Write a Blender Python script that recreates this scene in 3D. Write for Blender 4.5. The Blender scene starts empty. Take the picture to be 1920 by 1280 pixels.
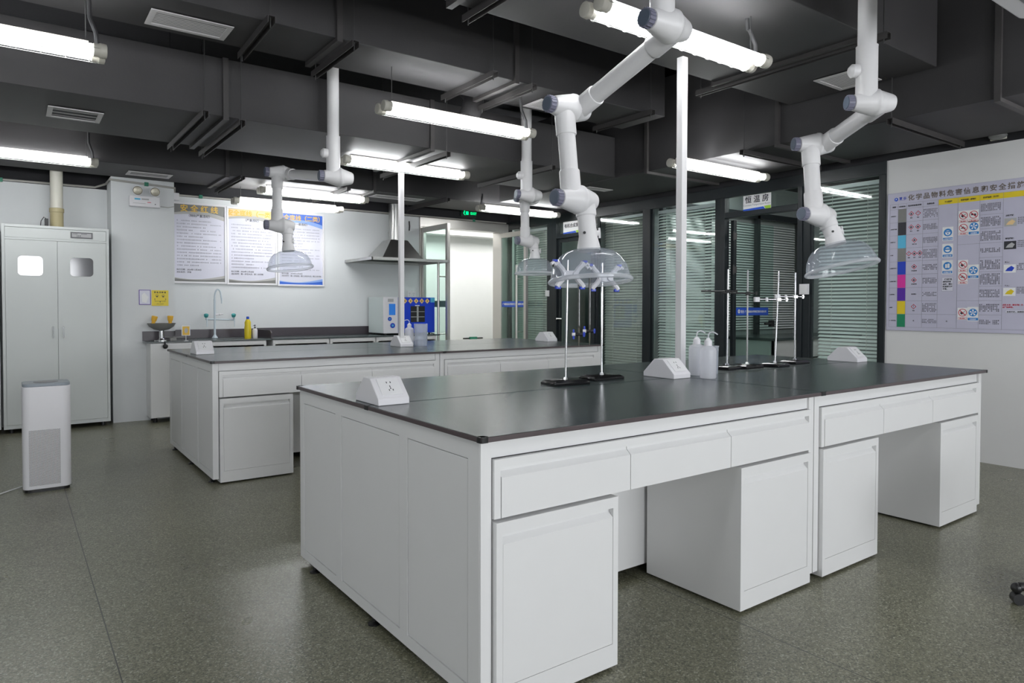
import bpy, math, random
from mathutils import Vector, Matrix, Quaternion
random.seed(7)
sc = bpy.context.scene
COL = sc.collection
PI = math.pi

# ---------------------------------------------------------------- camera, world, daylight, exposure
cam_d = bpy.data.cameras.new('camera'); cam = bpy.data.objects.new('camera', cam_d); COL.objects.link(cam)
yaw, pit, rol = math.radians(53.87), math.radians(-1.21), math.radians(0.10)
F0 = Vector((math.cos(yaw), math.sin(yaw), 0)); R0 = Vector((math.sin(yaw), -math.cos(yaw), 0)); U0 = Vector((0, 0, 1))
Fv = F0 * math.cos(pit) + U0 * math.sin(pit); Uv = U0 * math.cos(pit) - F0 * math.sin(pit)
Rr = R0 * math.cos(rol) + Uv * math.sin(rol); Ur = Uv * math.cos(rol) - R0 * math.sin(rol)
cam.matrix_world = Matrix(((Rr.x, Ur.x, -Fv.x, 0), (Rr.y, Ur.y, -Fv.y, 0), (Rr.z, Ur.z, -Fv.z, 1.235), (0, 0, 0, 1)))
cam_d.sensor_width = 36; cam_d.lens = 36 * 1290.7 / 1920
cam_d.shift_y = -(640 - 599.5) / 1920
cam_d.clip_start = .05; cam_d.clip_end = 60
cam_d.dof.use_dof = False
sc.camera = cam
w = bpy.data.worlds.new('world'); sc.world = w; w.use_nodes = True
w.node_tree.nodes['Background'].inputs[0].default_value = (.75, .87, 1, 1)
w.node_tree.nodes['Background'].inputs[1].default_value = .6
sc.view_settings.view_transform = 'Standard'; sc.view_settings.look = 'None'
sc.view_settings.exposure = 0.45; sc.view_settings.gamma = 1; sc.view_settings.use_curve_mapping = False
sc.cycles.use_denoising = True; sc.cycles.max_bounces = 8; sc.cycles.transparent_max_bounces = 24
sc.cycles.glossy_bounces = 4; sc.cycles.transmission_bounces = 6; sc.cycles.sample_clamp_indirect = 6
TUBE_POWER = 36.0
DAY = 55.0
def daylight(loc, rot, sx, sy, p, col=(.95, .97, 1)):
    l = bpy.data.lights.new('window_daylight', 'AREA'); l.shape = 'RECTANGLE'; l.size = sx; l.size_y = sy; l.energy = p; l.color = col
    o = bpy.data.objects.new('window_daylight', l); COL.objects.link(o); o.location = loc; o.rotation_euler = rot
    return o
daylight((.3, -3.75, 1.65), (math.radians(90), 0, 0), 2.2, 1.5, DAY * 1.6)       # through the south windows, pointing +y
daylight((3.6, -3.75, 1.65), (math.radians(90), 0, 0), 2.2, 1.5, DAY * 1.6)
daylight((-3.75, 2.2, 1.65), (0, math.radians(-90), 0), 1.5, 2.4, DAY * .5)             # through the west window, pointing +x

# ---------------------------------------------------------------- materials
def newmat(name):
    m = bpy.data.materials.new(name); m.use_nodes = True
    return m, m.node_tree, m.node_tree.nodes, m.node_tree.links
def pbr(name, col, rough=.5, metal=0., bump=0., bscale=60., var=0., vscale=8., spec=.5, trans=0.):
    m, nt, N, L = newmat(name); b = N['Principled BSDF']
    b.inputs['Base Color'].default_value = (*col, 1); b.inputs['Roughness'].default_value = rough
    b.inputs['Metallic'].default_value = metal; b.inputs['Specular IOR Level'].default_value = spec
    b.inputs['Transmission Weight'].default_value = trans
    tc = N.new('ShaderNodeTexCoord')
    n = N.new('ShaderNodeTexNoise'); n.inputs['Scale'].default_value = vscale; n.inputs['Detail'].default_value = 4
    L.new(tc.outputs['Object'], n.inputs['Vector'])
    if var == 0: var = .015
    mx = N.new('ShaderNodeMix'); mx.data_type = 'RGBA'; mx.inputs[6].default_value = (*[c * (1 - var) for c in col], 1)
    mx.inputs[7].default_value = (*[min(1, c * (1 + var)) for c in col], 1)
    L.new(n.outputs['Fac'], mx.inputs[0]); L.new(mx.outputs[2], b.inputs['Base Color'])
    if bump:
        n2 = N.new('ShaderNodeTexNoise'); n2.inputs['Scale'].default_value = bscale; n2.inputs['Detail'].default_value = 3
        L.new(tc.outputs['Object'], n2.inputs['Vector'])
        bp = N.new('ShaderNodeBump'); bp.inputs['Strength'].default_value = bump; bp.inputs['Distance'].default_value = .004
        L.new(n2.outputs['Fac'], bp.inputs['Height']); L.new(bp.outputs[0], b.inputs['Normal'])
    return m
def emis(name, col, s):
    m, nt, N, L = newmat(name); N.remove(N['Principled BSDF'])
    e = N.new('ShaderNodeEmission'); e.inputs[0].default_value = (*col, 1); e.inputs[1].default_value = s
    L.new(e.outputs[0], N['Material Output'].inputs[0]); return m
def glassy(name, tint, refl=.06, rough=.0, gcol=(1, 1, 1), fres=True, diff=None, dfac=0.):
    m, nt, N, L = newmat(name); N.remove(N['Principled BSDF'])
    t = N.new('ShaderNodeBsdfTransparent'); t.inputs[0].default_value = (*tint, 1)
    g = N.new('ShaderNodeBsdfGlossy'); g.inputs['Color'].default_value = (*gcol, 1); g.inputs['Roughness'].default_value = rough
    mx = N.new('ShaderNodeMixShader')
    src = t.outputs[0]
    if diff:
        d = N.new('ShaderNodeBsdfDiffuse'); d.inputs[0].default_value = (*diff, 1)
        tl = N.new('ShaderNodeBsdfTranslucent'); tl.inputs[0].default_value = (*diff, 1)
        a = N.new('ShaderNodeMixShader'); a.inputs[0].default_value = .5
        L.new(d.outputs[0], a.inputs[1]); L.new(tl.outputs[0], a.inputs[2])
        m2 = N.new('ShaderNodeMixShader'); m2.inputs[0].default_value = dfac
        L.new(t.outputs[0], m2.inputs[1]); L.new(a.outputs[0], m2.inputs[2]); src = m2.outputs[0]
    f = N.new('ShaderNodeLayerWeight'); f.inputs[0].default_value = .5
    pw = N.new('ShaderNodeMath'); pw.operation = 'POWER'; pw.inputs[1].default_value = 4
    ad = N.new('ShaderNodeMath'); ad.operation = 'MULTIPLY_ADD'; ad.use_clamp = True; ad.inputs[1].default_value = .6; ad.inputs[2].default_value = refl
    L.new(f.outputs['Facing'], pw.inputs[0]); L.new(pw.outputs[0], ad.inputs[0]); L.new(ad.outputs[0], mx.inputs[0])
    L.new(src, mx.inputs[1]); L.new(g.outputs[0], mx.inputs[2]); L.new(mx.outputs[0], N['Material Output'].inputs[0])
    return m
def floor_mat():
    m, nt, N, L = newmat('speckled_vinyl'); b = N['Principled BSDF']
    tc = N.new('ShaderNodeTexCoord')
    v = N.new('ShaderNodeTexVoronoi'); v.inputs['Scale'].default_value = 190; L.new(tc.outputs['Object'], v.inputs['Vector'])
    sep = N.new('ShaderNodeSeparateColor'); L.new(v.outputs['Color'], sep.inputs[0])
    r = N.new('ShaderNodeValToRGB'); e = r.color_ramp.elements
    e[0].position = 0; e[0].color = (.070, .072, .050, 1); e[1].position = 1; e[1].color = (.42, .41, .33, 1)
    for p, c in ((.25, (.138, .138, .092, 1)), (.62, (.195, .193, .130, 1)), (.90, (.265, .260, .185, 1))):
        k = e.new(p); k.color = c
    L.new(sep.outputs[0], r.inputs[0])
    n = N.new('ShaderNodeTexNoise'); n.inputs['Scale'].default_value = 1.3; n.inputs['Detail'].default_value = 5; L.new(tc.outputs['Object'], n.inputs['Vector'])
    mr = N.new('ShaderNodeMapRange'); mr.inputs['To Min'].default_value = .82; mr.inputs['To Max'].default_value = 1.12; L.new(n.outputs['Fac'], mr.inputs[0])
    mu = N.new('ShaderNodeVectorMath'); mu.operation = 'SCALE'; L.new(r.outputs[0], mu.inputs[0]); L.new(mr.outputs[0], mu.inputs['Scale'])
    # welded seams between the two metre sheets, along y
    sx = N.new('ShaderNodeSeparateXYZ'); L.new(tc.outputs['Object'], sx.inputs[0])
    a = N.new('ShaderNodeMath'); a.operation = 'ADD'; a.inputs[1].default_value = 20 - .285 + 1; L.new(sx.outputs[0], a.inputs[0])
    md = N.new('ShaderNodeMath'); md.operation = 'MODULO'; md.inputs[1].default_value = 2; L.new(a.outputs[0], md.inputs[0])
    s1 = N.new('ShaderNodeMath'); s1.operation = 'SUBTRACT'; s1.inputs[1].default_value = 1; L.new(md.outputs[0], s1.inputs[0])
    ab = N.new('ShaderNodeMath'); ab.operation = 'ABSOLUTE'; L.new(s1.outputs[0], ab.inputs[0])
    lt = N.new('ShaderNodeMath'); lt.operation = 'LESS_THAN'; lt.inputs[1].default_value = .0022; L.new(ab.outputs[0], lt.inputs[0])
    mx = N.new('ShaderNodeMix'); mx.data_type = 'RGBA'; mx.inputs[7].default_value = (.03, .03, .026, 1)
    L.new(lt.outputs[0], mx.inputs[0]); L.new(mu.outputs[0], mx.inputs[6]); L.new(mx.outputs[2], b.inputs['Base Color'])
    n2 = N.new('ShaderNodeTexNoise'); n2.inputs['Scale'].default_value = 2.2; n2.inputs['Detail'].default_value = 6; L.new(tc.outputs['Object'], n2.inputs['Vector'])
    m3 = N.new('ShaderNodeMapRange'); m3.inputs['To Min'].default_value = .23; m3.inputs['To Max'].default_value = .36; L.new(n2.outputs['Fac'], m3.inputs[0])
    L.new(m3.outputs[0], b.inputs['Roughness']); b.inputs['Specular IOR Level'].default_value = .55
    bp = N.new('ShaderNodeBump'); bp.inputs['Strength'].default_value = .12; bp.inputs['Distance'].default_value = .001
    L.new(v.outputs['Distance'], bp.inputs['Height']); L.new(bp.outputs[0], b.inputs['Normal'])
    return m
M = {}
M['floor'] = floor_mat()
M['wall'] = pbr('white_wall_paint', (.74, .76, .77), .65, bump=.05, bscale=120)
M['wallr'] = pbr('warm_white_wall_paint', (.74, .74, .74), .6, bump=.05, bscale=120)
M['dark'] = pbr('black_ceiling_paint', (.016, .016, .019), .85, bump=.3, bscale=40, var=.25, vscale=3)
M['duct'] = pbr('dark_grey_duct_paint', (.047, .045, .047), .6, bump=.12, bscale=90, var=.22, vscale=2.5)
M['angle'] = pbr('dark_grey_angle_iron', (.062, .058, .058), .5, var=.2, vscale=9)
M['rod'] = pbr('threaded_rod', (.07, .07, .07), .5, metal=.3)
M['steel_white'] = pbr('white_powder_coated_steel', (.80, .80, .80), .38, bump=.02, bscale=400)
M['steel_grey'] = pbr('pale_grey_coated_steel', (.68, .71, .70), .38)
M['gap'] = pbr('gap_shade_window_black', (.012, .012, .012), .6)  # black painted in for shade in the drawer gap; also the oven window
M['top'] = pbr('dark_phenolic_worktop', (.040, .056, .057), .25, bump=.015, bscale=300, var=.08, spec=.75)
M['edge'] = pbr('brown_grey_worktop_edge', (.085, .066, .070), .35)
M['black'] = pbr('black_plastic', (.012, .012, .013), .35)
M['gloss_black'] = pbr('glossy_black_enamel', (.008, .008, .009), .12)
M['pvc'] = pbr('white_pvc', (.80, .79, .80), .38)
M['pvc2'] = pbr('cream_pvc', (.72, .70, .62), .45)
M['tan'] = pbr('tan_pvc', (.46, .40, .23), .5)
M['knob'] = pbr('blue_grey_knob', (.20, .20, .27), .45)
M['knobface'] = pbr('slate_knob_face', (.11, .14, .19), .35)
M['hood'] = glassy('translucent_dome', (.955, .97, .99), .025, .05, diff=(.82, .88, 1.), dfac=.23)
M['hoodrim'] = glassy('translucent_rim', (.93, .95, .98), .05, .1, diff=(.92, .94, .98), dfac=.55)
M['alu'] = pbr('brushed_aluminium', (.72, .72, .73), .3, metal=.9)
M['chrome'] = pbr('chrome', (.80, .80, .81), .16, metal=1)
M['stain'] = pbr('stainless_steel', (.52, .52, .51), .3, metal=1, var=.08, vscale=30)
M['satin'] = pbr('satin_door_frame_steel', (.62, .60, .57), .34, metal=.8)
M['frame'] = pbr('anthracite_aluminium', (.016, .021, .024), .34, spec=.35)
M['inner'] = pbr('inner_room_wall', (.34, .38, .37), .6)
M['glass'] = glassy('partition_glass', (.93, .975, .96), .04, .0)
M['doorglass'] = glassy('door_glass', (.84, .94, .91), .025, .0)
M['blind'] = pbr('pale_green_blind_slat', (.84, .89, .87), .45)
M['blind2'] = pbr('grey_blind_slat', (.60, .60, .57), .5)
M['cord'] = pbr('blind_cord', (.75, .75, .72), .7)
M['cap'] = pbr('grey_lamp_end_cap', (.55, .53, .47), .5)
M['clear'] = glassy('clear_lamp_cover', (.97, .99, .99), .02, .05, diff=(.9, .96, .96), dfac=.22)
M['tube'] = emis('fluorescent_tube', (1., .99, .995), TUBE_POWER)
M['wire'] = pbr('galvanised_wire', (.55, .55, .52), .4, metal=.6)
M['flex'] = pbr('grey_flexible_conduit', (.045, .045, .048), .5, bump=.6, bscale=300)
M['conduit'] = pbr('grey_conduit', (.42, .41, .38), .45)
M['clip'] = pbr('green_conduit_clip', (.02, .20, .12), .5)
M['plastic'] = pbr('white_plastic', (.82, .81, .84), .35)
M['hole'] = pbr('socket_slot', (.01, .01, .012), .5)
M['ldpe'] = glassy('milky_polyethylene', (.93, .94, .97), .02, .25, diff=(.97, .97, 1.), dfac=.6)
M['beaker'] = glassy('clear_polypropylene', (.93, .95, .98), .03, .12, diff=(.88, .91, .97), dfac=.28)
M['blue'] = pbr('royal_blue', (.01, .05, .52), .35)
M['sblue'] = pbr('signal_blue', (.02, .10, .60), .5)
M['cyan'] = pbr('bright_cyan', (.10, .50, .75), .5)
M['yellow'] = pbr('yellow', (.80, .62, .02), .4)
M['orange'] = pbr('orange_yellow', (.85, .48, .05), .5)
M['teal'] = pbr('teal', (.03, .28, .28), .4)
M['faucet'] = pbr('pale_blue_enamel', (.56, .64, .70), .3)
M['backsplash'] = pbr('dark_brown_grey_backsplash', (.055, .046, .055), .3)
M['ink'] = pbr('dark_ink', (.03, .03, .04), .6)
M['inkgrey'] = pbr('grey_ink', (.30, .30, .36), .6)
M['paper'] = pbr('lilac_white_print', (.70, .70, .80), .35)
M['board'] = pbr('lilac_print_board', (.56, .55, .68), .3, spec=.5)
M['white'] = pbr('white_print', (.85, .85, .86), .4)
M['grey1'] = pbr('grey_print', (.22, .22, .21), .45)
M['grey2'] = pbr('mid_grey_print', (.45, .45, .46), .45)
M['gold'] = pbr('gold_print', (.80, .50, .06), .5)
M['peach'] = pbr('peach_print', (.85, .62, .32), .5)
M['titlebrown'] = pbr('brown_grey_title', (.16, .13, .11), .5)
M['red'] = pbr('red_print', (.55, .02, .05), .5)
M['magenta'] = pbr('magenta_print', (.75, .03, .36), .5)
M['purple'] = pbr('purple_print', (.10, .02, .38), .5)
M['green'] = pbr('green_print', (.01, .26, .12), .5)
M['lime'] = pbr('lime_print', (.36, .62, .04), .5)
M['mirror'] = pbr('cabinet_window_glass', (.10, .10, .11), .08, spec=1.)
M['silver_mirror'] = pbr('silvered_window_glass', (.46, .44, .47), .10, metal=.9)
M['display'] = pbr('grey_display', (.20, .20, .21), .4)
M['screen'] = emis('blue_screen', (.03, .14, .45), .8)
M['exitgreen'] = emis('exit_sign_green', (.0, .95, .25), 1.3)
M['exitdark'] = pbr('exit_sign_dark_green', (.0, .03, .015), .4)
M['corridor'] = pbr('corridor_white', (.84, .84, .83), .6)
M['panel'] = emis('corridor_ceiling_panel', (1, 1, .98), 9)
M['lamp_lens'] = pbr('amber_grey_lamp_lens', (.30, .28, .22), .25, metal=.3)
M['frost'] = glassy('frosted_lamp_glass', (.7, .7, .7), .1, .1, diff=(.7, .72, .72), dfac=.4)

# ---------------------------------------------------------------- geometry helpers
ORG = {}
class MB:
    def __init__(s, T=None): s.v = []; s.f = []; s.m = []; s.mi = 0; s.mats = []; s.T = T
    def mat(s, m):
        if m not in s.mats: s.mats.append(m)
        s.mi = s.mats.index(m); return s
    def add(s, vs, fs):
        n = len(s.v)
        for v in vs:
            v = Vector(v); s.v.append(s.T @ v if s.T is not None else v)
        for f in fs: s.f.append([i + n for i in f]); s.m.append(s.mi)
        return s
    def box(s, x0, x1, y0, y1, z0, z1):
        return s.add([(x, y, z) for z in (z0, z1) for y in (y0, y1) for x in (x0, x1)],
                     [(0, 2, 3, 1), (4, 5, 7, 6), (0, 1, 5, 4), (2, 6, 7, 3), (0, 4, 6, 2), (1, 3, 7, 5)])
    def rbox(s, x0, x1, y0, y1, z0, z1, r=.01, seg=4):      # box with rounded vertical edges
        pts = []
        for cx, cy, a0 in ((x1 - r, y1 - r, 0), (x0 + r, y1 - r, 90), (x0 + r, y0 + r, 180), (x1 - r, y0 + r, 270)):
            for k in range(seg + 1):
                a = math.radians(a0 + 90 * k / seg); pts.append((cx + r * math.cos(a), cy + r * math.sin(a)))
        return s.prism(pts, z0, z1)
    def prism(s, pts, z0, z1, ax='z'):                       # polygon extruded along an axis
        n = len(pts)
        if ax == 'z': P = lambda a, b, t: (a, b, t)
        elif ax == 'x': P = lambda a, b, t: (t, a, b)
        else: P = lambda a, b, t: (a, t, b)
        vs = [P(a, b, z0) for a, b in pts] + [P(a, b, z1) for a, b in pts]
        fs = [list(range(n))[::-1], list(range(n, 2 * n))] + [(i, (i + 1) % n, n + (i + 1) % n, n + i) for i in range(n)]
        return s.add(vs, fs)
    def lathe(s, prof, c=(0, 0, 0), ax=(0, 0, 1), seg=24, cap=True):
        q = Vector((0, 0, 1)).rotation_difference(Vector(ax).normalized()); c = Vector(c); vs = []; fs = []
        for r, z in prof:
            for k in range(seg):
                a = 2 * PI * k / seg; vs.append(c + q @ Vector((r * math.cos(a), r * math.sin(a), z)))
        for i in range(len(prof) - 1):
            for k in range(seg):
                k2 = (k + 1) % seg; fs.append((i * seg + k, i * seg + k2, (i + 1) * seg + k2, (i + 1) * seg + k))
        if cap:
            fs.append(list(range(seg))[::-1]); fs.append([(len(prof) - 1) * seg + k for k in range(seg)])
        return s.add(vs, fs)
    def cyl(s, p, q, r, r2=None, seg=20):
        p, q = Vector(p), Vector(q); d = q - p
        return s.lathe([(r, 0), (r2 if r2 is not None else r, d.length)], p, d, seg)
    def tube(s, path, r, seg=10, close=False):
        P = [Vector(p) for p in path]; n = len(P); vs = []; fs = []; up = None
        for i in range(n):
            if close: t = P[(i + 1) % n] - P[(i - 1) % n]
            else: t = P[min(i + 1, n - 1)] - P[max(i - 1, 0)]
            t.normalize()
            if up is None:
                up = Vector((0, 0, 1)) if abs(t.z) < .9 else Vector((1, 0, 0))
            a = t.cross(up).normalized(); up = a.cross(t).normalized()
            for k in range(seg):
                g = 2 * PI * k / seg; vs.append(P[i] + (a * math.cos(g) + up * math.sin(g)) * r)
        for i in range(n if close else n - 1):
            j = (i + 1) % n
            for k in range(seg):
                k2 = (k + 1) % seg; fs.append((i * seg + k, i * seg + k2, j * seg + k2, j * seg + k))
        if not close: fs.append(list(range(seg))[::-1]); fs.append([(n - 1) * seg + k for k in range(seg)])
        return s.add(vs, fs)
    def ball(s, c, r, seg=14, sz=1.):
        prof = [(max(1e-4, r * math.sin(PI * i / 8)), -r * sz * math.cos(PI * i / 8)) for i in range(9)]
        return s.lathe(prof, c, (0, 0, 1), seg)
    def text(s, body, x, y, size, z=0., bold=0., align='LEFT', ext=.0004):
        c = bpy.data.curves.new('lettering', 'FONT'); c.body = body; c.size = size; c.offset = bold; c.align_x = align; c.extrude = ext
        c.resolution_u = 2
        o = bpy.data.objects.new('lettering', c); me = bpy.data.meshes.new_from_object(o)
        s.add([(v.co.x + x, v.co.y + y, v.co.z + z) for v in me.vertices], [list(p.vertices) for p in me.polygons])
        bpy.data.objects.remove(o); bpy.data.curves.remove(c); bpy.data.meshes.remove(me); return s
    def build(s, name, mat=None, parent=None, smooth=30., bevel=0.):
        org = ORG.get(parent.name, Vector((0, 0, 0))) if parent is not None else Vector((0, 0, 0))
        me = bpy.data.meshes.new(name); me.from_pydata([v - org for v in s.v], [], s.f)
        mats = [mat] if mat is not None else s.mats
        for m in mats: me.materials.append(m)
        if mat is None: me.polygons.foreach_set('material_index', s.m)
        me.validate(); me.update()
        if smooth:
            me.polygons.foreach_set('use_smooth', [True] * len(me.polygons)); me.set_sharp_from_angle(angle=math.radians(smooth))
        o = bpy.data.objects.new(name, me); COL.objects.link(o)
        if parent is not None: o.parent = parent; ORG[o.name] = org
        if bevel:
            b = o.modifiers.new('edge_bevel', 'BEVEL'); b.width = bevel; b.segments = 2; b.limit_method = 'ANGLE'; b.angle_limit = math.radians(40)
        return o
def thing(name, label, cat, loc=(0, 0, 0), group=None):
    o = bpy.data.objects.new(name, None); COL.objects.link(o); o.location = loc; o.empty_display_size = .1
    o['label'] = label; o['category'] = cat
    if group: o['group'] = group
    ORG[o.name] = Vector(loc); return o
def tag(o, label, cat, group=None, kind=None):
    o['label'] = label; o['category'] = cat
    if group: o['group'] = group
    if kind: o['kind'] = kind
    return o
def struct(o): o['kind'] = 'structure'; return o
def sempty(name, loc):
    o = bpy.data.objects.new(name, None); COL.objects.link(o); o.location = loc; o['kind'] = 'structure'; ORG[o.name] = Vector(loc); return o
def recenter(o):       # put a single mesh's origin at its own base
    me = o.data; xs = [v.co for v in me.vertices]
    c = Vector(((min(v.x for v in xs) + max(v.x for v in xs)) / 2, (min(v.y for v in xs) + max(v.y for v in xs)) / 2, min(v.z for v in xs)))
    me.transform(Matrix.Translation(-c)); o.location = o.location + c; return o
def copy_tree(o, parent=None, loc=None, label=None, group=None):
    c = o.copy(); COL.objects.link(c)
    if parent is not None: c.parent = parent
    if loc is not None: c.location = loc
    if label: c['label'] = label
    if group: c['group'] = group
    for ch in list(o.children): copy_tree(ch, c)
    return c
def frame(o, r, u, n):                                       # local x=right, y=up, z=out of the wall
    return Matrix(((r[0], u[0], n[0], o[0]), (r[1], u[1], n[1], o[1]), (r[2], u[2], n[2], o[2]), (0, 0, 0, 1)))
def BW(x, y, z): return frame((x, y, z), (1, 0, 0), (0, 0, 1), (0, -1, 0))
def RW(x, y, z): return frame((x, y, z), (0, -1, 0), (0, 0, 1), (-1, 0, 0))

# ---------------------------------------------------------------- the room
YB, XR = 8.6, 6.2
struct(MB().box(-3.6, 10.2, -3.6, 11.6, -.12, 0).build('floor', M['floor']))
struct(MB().box(-3.6, 10.2, -3.6, 8.7, 3.72, 3.85).build('ceiling', M['dark']))
b = MB(); b.box(-3.6, 4.66, YB, YB + .15, 0, 2.47); struct(b.build('wall_back', M['wall']))
b = MB(); b.box(-3.6, XR + .12, YB, YB + .15, 2.47, 3.72); struct(b.build('wall_back_upper', M['dark']))
b = MB(); b.box(.863, 1.46, 8.24, YB, 0, 2.565); struct(b.build('wall_pillar', M['wall']))
b = MB(); b.box(XR, XR + .12, -3.6, 2.95, 0, 2.5); struct(b.build('wall_right', M['wallr']))
b = MB(); b.box(XR, XR + .12, -3.6, YB, 2.5, 3.72); struct(b.build('wall_right_upper', M['dark']))
b = MB()
for x0, x1, z0, z1 in ((-3.6, -.8, 0, 3.72), (-.8, 1.4, 0, .9), (-.8, 1.4, 2.4, 3.72), (1.4, 2.5, 0, 3.72), (2.5, 4.7, 0, .9), (2.5, 4.7, 2.4, 3.72), (4.7, 6.2, 0, 3.72)):
    b.box(x0, x1, -3.75, -3.6, z0, z1)
struct(b.build('wall_front', M['wall']))
b = MB()
for y0, y1, z0, z1 in ((-3.6, 1., 0, 3.72), (1., 3.4, 0, .9), (1., 3.4, 2.4, 3.72), (3.4, 8.6, 0, 3.72)):
    b.box(-3.75, -3.6, y0, y1, z0, z1)
struct(b.build('wall_left', M['wall']))
# rooms behind the glass partition and the corridor behind the double door
b = MB(); b.box(9.4, 9.5, 1.9, 7.35, 0, 2.9); b.box(6.32, 9.4, 1.8, 1.9, 0, 2.9); struct(b.build('wall_inner_room', M['inner']))
b = MB(); b.box(6.32, 9.4, 5.73, 5.8, 0, 2.9); b.box(6.32, 9.5, 8.6, 8.7, 0, 2.9); b.box(9.4, 9.5, 7.35, 8.6, 0, 2.9); struct(b.build('wall_inner_divider', M['inner']))
b = MB(); b.box(6.32, 9.5, 1.9, 8.6, 2.9, 2.95); struct(b.build('ceiling_inner_room', M['dark']))
b = MB(); b.box(3.6, 9.2, 10.3, 10.4, 0, 2.75); b.box(3.5, 3.6, 8.75, 10.4, 0, 2.75); b.box(9.2, 9.3, 8.7, 10.4, 0, 2.75); struct(b.build('wall_corridor', M['corridor']))
b = MB(); b.box(3.5, 9.3, 8.75, 10.4, 2.7, 2.75); b.box(3.5, 9.3, 9.98, 10.3, 2.42, 2.7); struct(b.build('ceiling_corridor', M['corridor']))
c = MB().box(5.0, 6.2, 9.1, 9.7, 2.66, 2.7).build('corridor_light', M['panel']); tag(recenter(c), 'flat white ceiling light in the corridor beyond the double doors', 'ceiling light')
c = MB().box(7.0, 8.2, 9.1, 9.7, 2.66, 2.7).build('corridor_light', M['panel']); tag(recenter(c), 'second flat corridor ceiling light, right of the double doors', 'ceiling light')
# daylight windows behind the camera
def plain_window(n, T, wd, ht):
    e = sempty('window_%d' % n, T.to_translation())
    b = MB(T); t = .05
    b.box(0, wd, 0, t, -.04, .04); b.box(0, wd, ht - t, ht, -.04, .04)
    for x in (0, wd / 2 - t / 2, wd - t): b.box(x, x + t, 0, ht, -.04, .04)
    b.build('window_frame', M['frame'], e)
plain_window(6, frame((-.8, -3.68, .9), (1, 0, 0), (0, 0, 1), (0, -1, 0)), 2.2, 1.5)
plain_window(7, frame((2.5, -3.68, .9), (1, 0, 0), (0, 0, 1), (0, -1, 0)), 2.2, 1.5)
plain_window(8, frame((-3.68, 1., .9), (0, 1, 0), (0, 0, 1), (1, 0, 0)), 2.4, 1.5)

# ---------------------------------------------------------------- glass partition on the right wall line
FX0, FX1 = 6.185, 6.245
b = MB()
b.box(FX0, FX1, 2.945, YB, 2.385, 2.5); b.box(FX0, FX1, 2.99, 3.645, 0, .08); b.box(FX0, FX1, 4.73, 6.63, 0, .08); b.box(FX0, FX1, 7.62, 8.55, 0, .08)
for y0, y1 in ((2.945, 2.99), (3.645, 3.72), (4.66, 4.73), (5.67, 5.79), (6.59, 6.63), (7.46, 7.62), (8.55, 8.6)):
    b.box(FX0 - (.01 if y0 in (5.67, 7.46) else 0), FX1, y0, y1, .08 if y0 in (6.59, 5.67) else 0, 2.385)
struct(b.build('trim_1', M['frame'], bevel=.003))
def blind(parent, y0, y1, z0, z1, m, tilt, xb=6.30, pitch=.034):
    b = MB(); z = z0; wv = .0185
    c, s_ = math.cos(tilt) * wv, math.sin(tilt) * wv
    while z < z1:
        b.add([(xb - c, y0, z - s_), (xb - c, y1, z - s_), (xb, y0, z + .0016), (xb, y1, z + .0016), (xb + c, y0, z + s_), (xb + c, y1, z + s_),
               (xb - c, y0, z - s_ - .0008), (xb - c, y1, z - s_ - .0008), (xb + c, y0, z + s_ - .0008), (xb + c, y1, z + s_ - .0008)],
              [(0, 1, 3, 2), (2, 3, 5, 4), (6, 8, 9, 7), (0, 6, 7, 1), (4, 5, 9, 8)])
        z += pitch
    o = b.build('blind', m, parent, smooth=60)
    h = MB(); h.box(xb - .015, xb + .015, y0 - .005, y1 + .005, z1, z1 + .035); h.build('headrail', M['plastic'], o)
    h = MB(); n = 2 if y1 - y0 < 1.2 else 3
    for k in range(n):
        yy = y0 + (y1 - y0) * (.22 + .56 * k / (n - 1)); h.cyl((xb - .0145, yy, z0), (xb - .0145, yy, z1), .002, seg=6)
    h.build('blind_cord', M['cord'], o)
def pwin(n, y0, y1, m, tilt, bz0=.1):
    e = sempty('window_%d' % n, (6.21, (y0 + y1) / 2, .08))
    g = MB(); g.box(6.205, 6.211, y0, y1, .08, 2.385); g.build('glass_pane', M['glass'], e)
    f = MB()
    for a, c2 in ((y0, y0 + .02), (y1 - .02, y1)): f.box(6.195, 6.225, a, c2, .08, 2.385)
    f.box(6.195, 6.225, y0, y1, .08, .10); f.build('glazing_bead', M['frame'], e)
    blind(e, y0 + .03, y1 - .03, bz0, 2.33, m, tilt)
pwin(1, 7.62, 8.55, M['blind2'], .95)
pwin(2, 5.79, 6.59, M['blind2'], .9)
pwin(3, 4.73, 5.67, M['blind'], .68)
pwin(4, 2.99, 3.645, M['blind'], .56)
# framed door openings with a glass transom
def door_frame(n, y0, y1, hinge_far):
    e = sempty('door_%d' % n, (6.21, (y0 + y1) / 2, 0))
    f = MB(); f.box(6.17, 6.25, y0, y0 + .05, 0, 2.385); f.box(6.17, 6.25, y1 - .05, y1, 0, 2.385)
    f.box(6.17, 6.25, y0 + .05, y1 - .05, 2.165, 2.225); f.build('door_frame', M['frame'], e, bevel=.003)
    g = MB(); g.box(6.205, 6.211, y0 + .05, y1 - .05, 2.225, 2.385); g.build('transom_glass', M['glass'], e)
    return e
d2 = door_frame(2, 3.72, 4.66, True)
d1 = door_frame(1, 6.63, 7.46, True)
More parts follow.
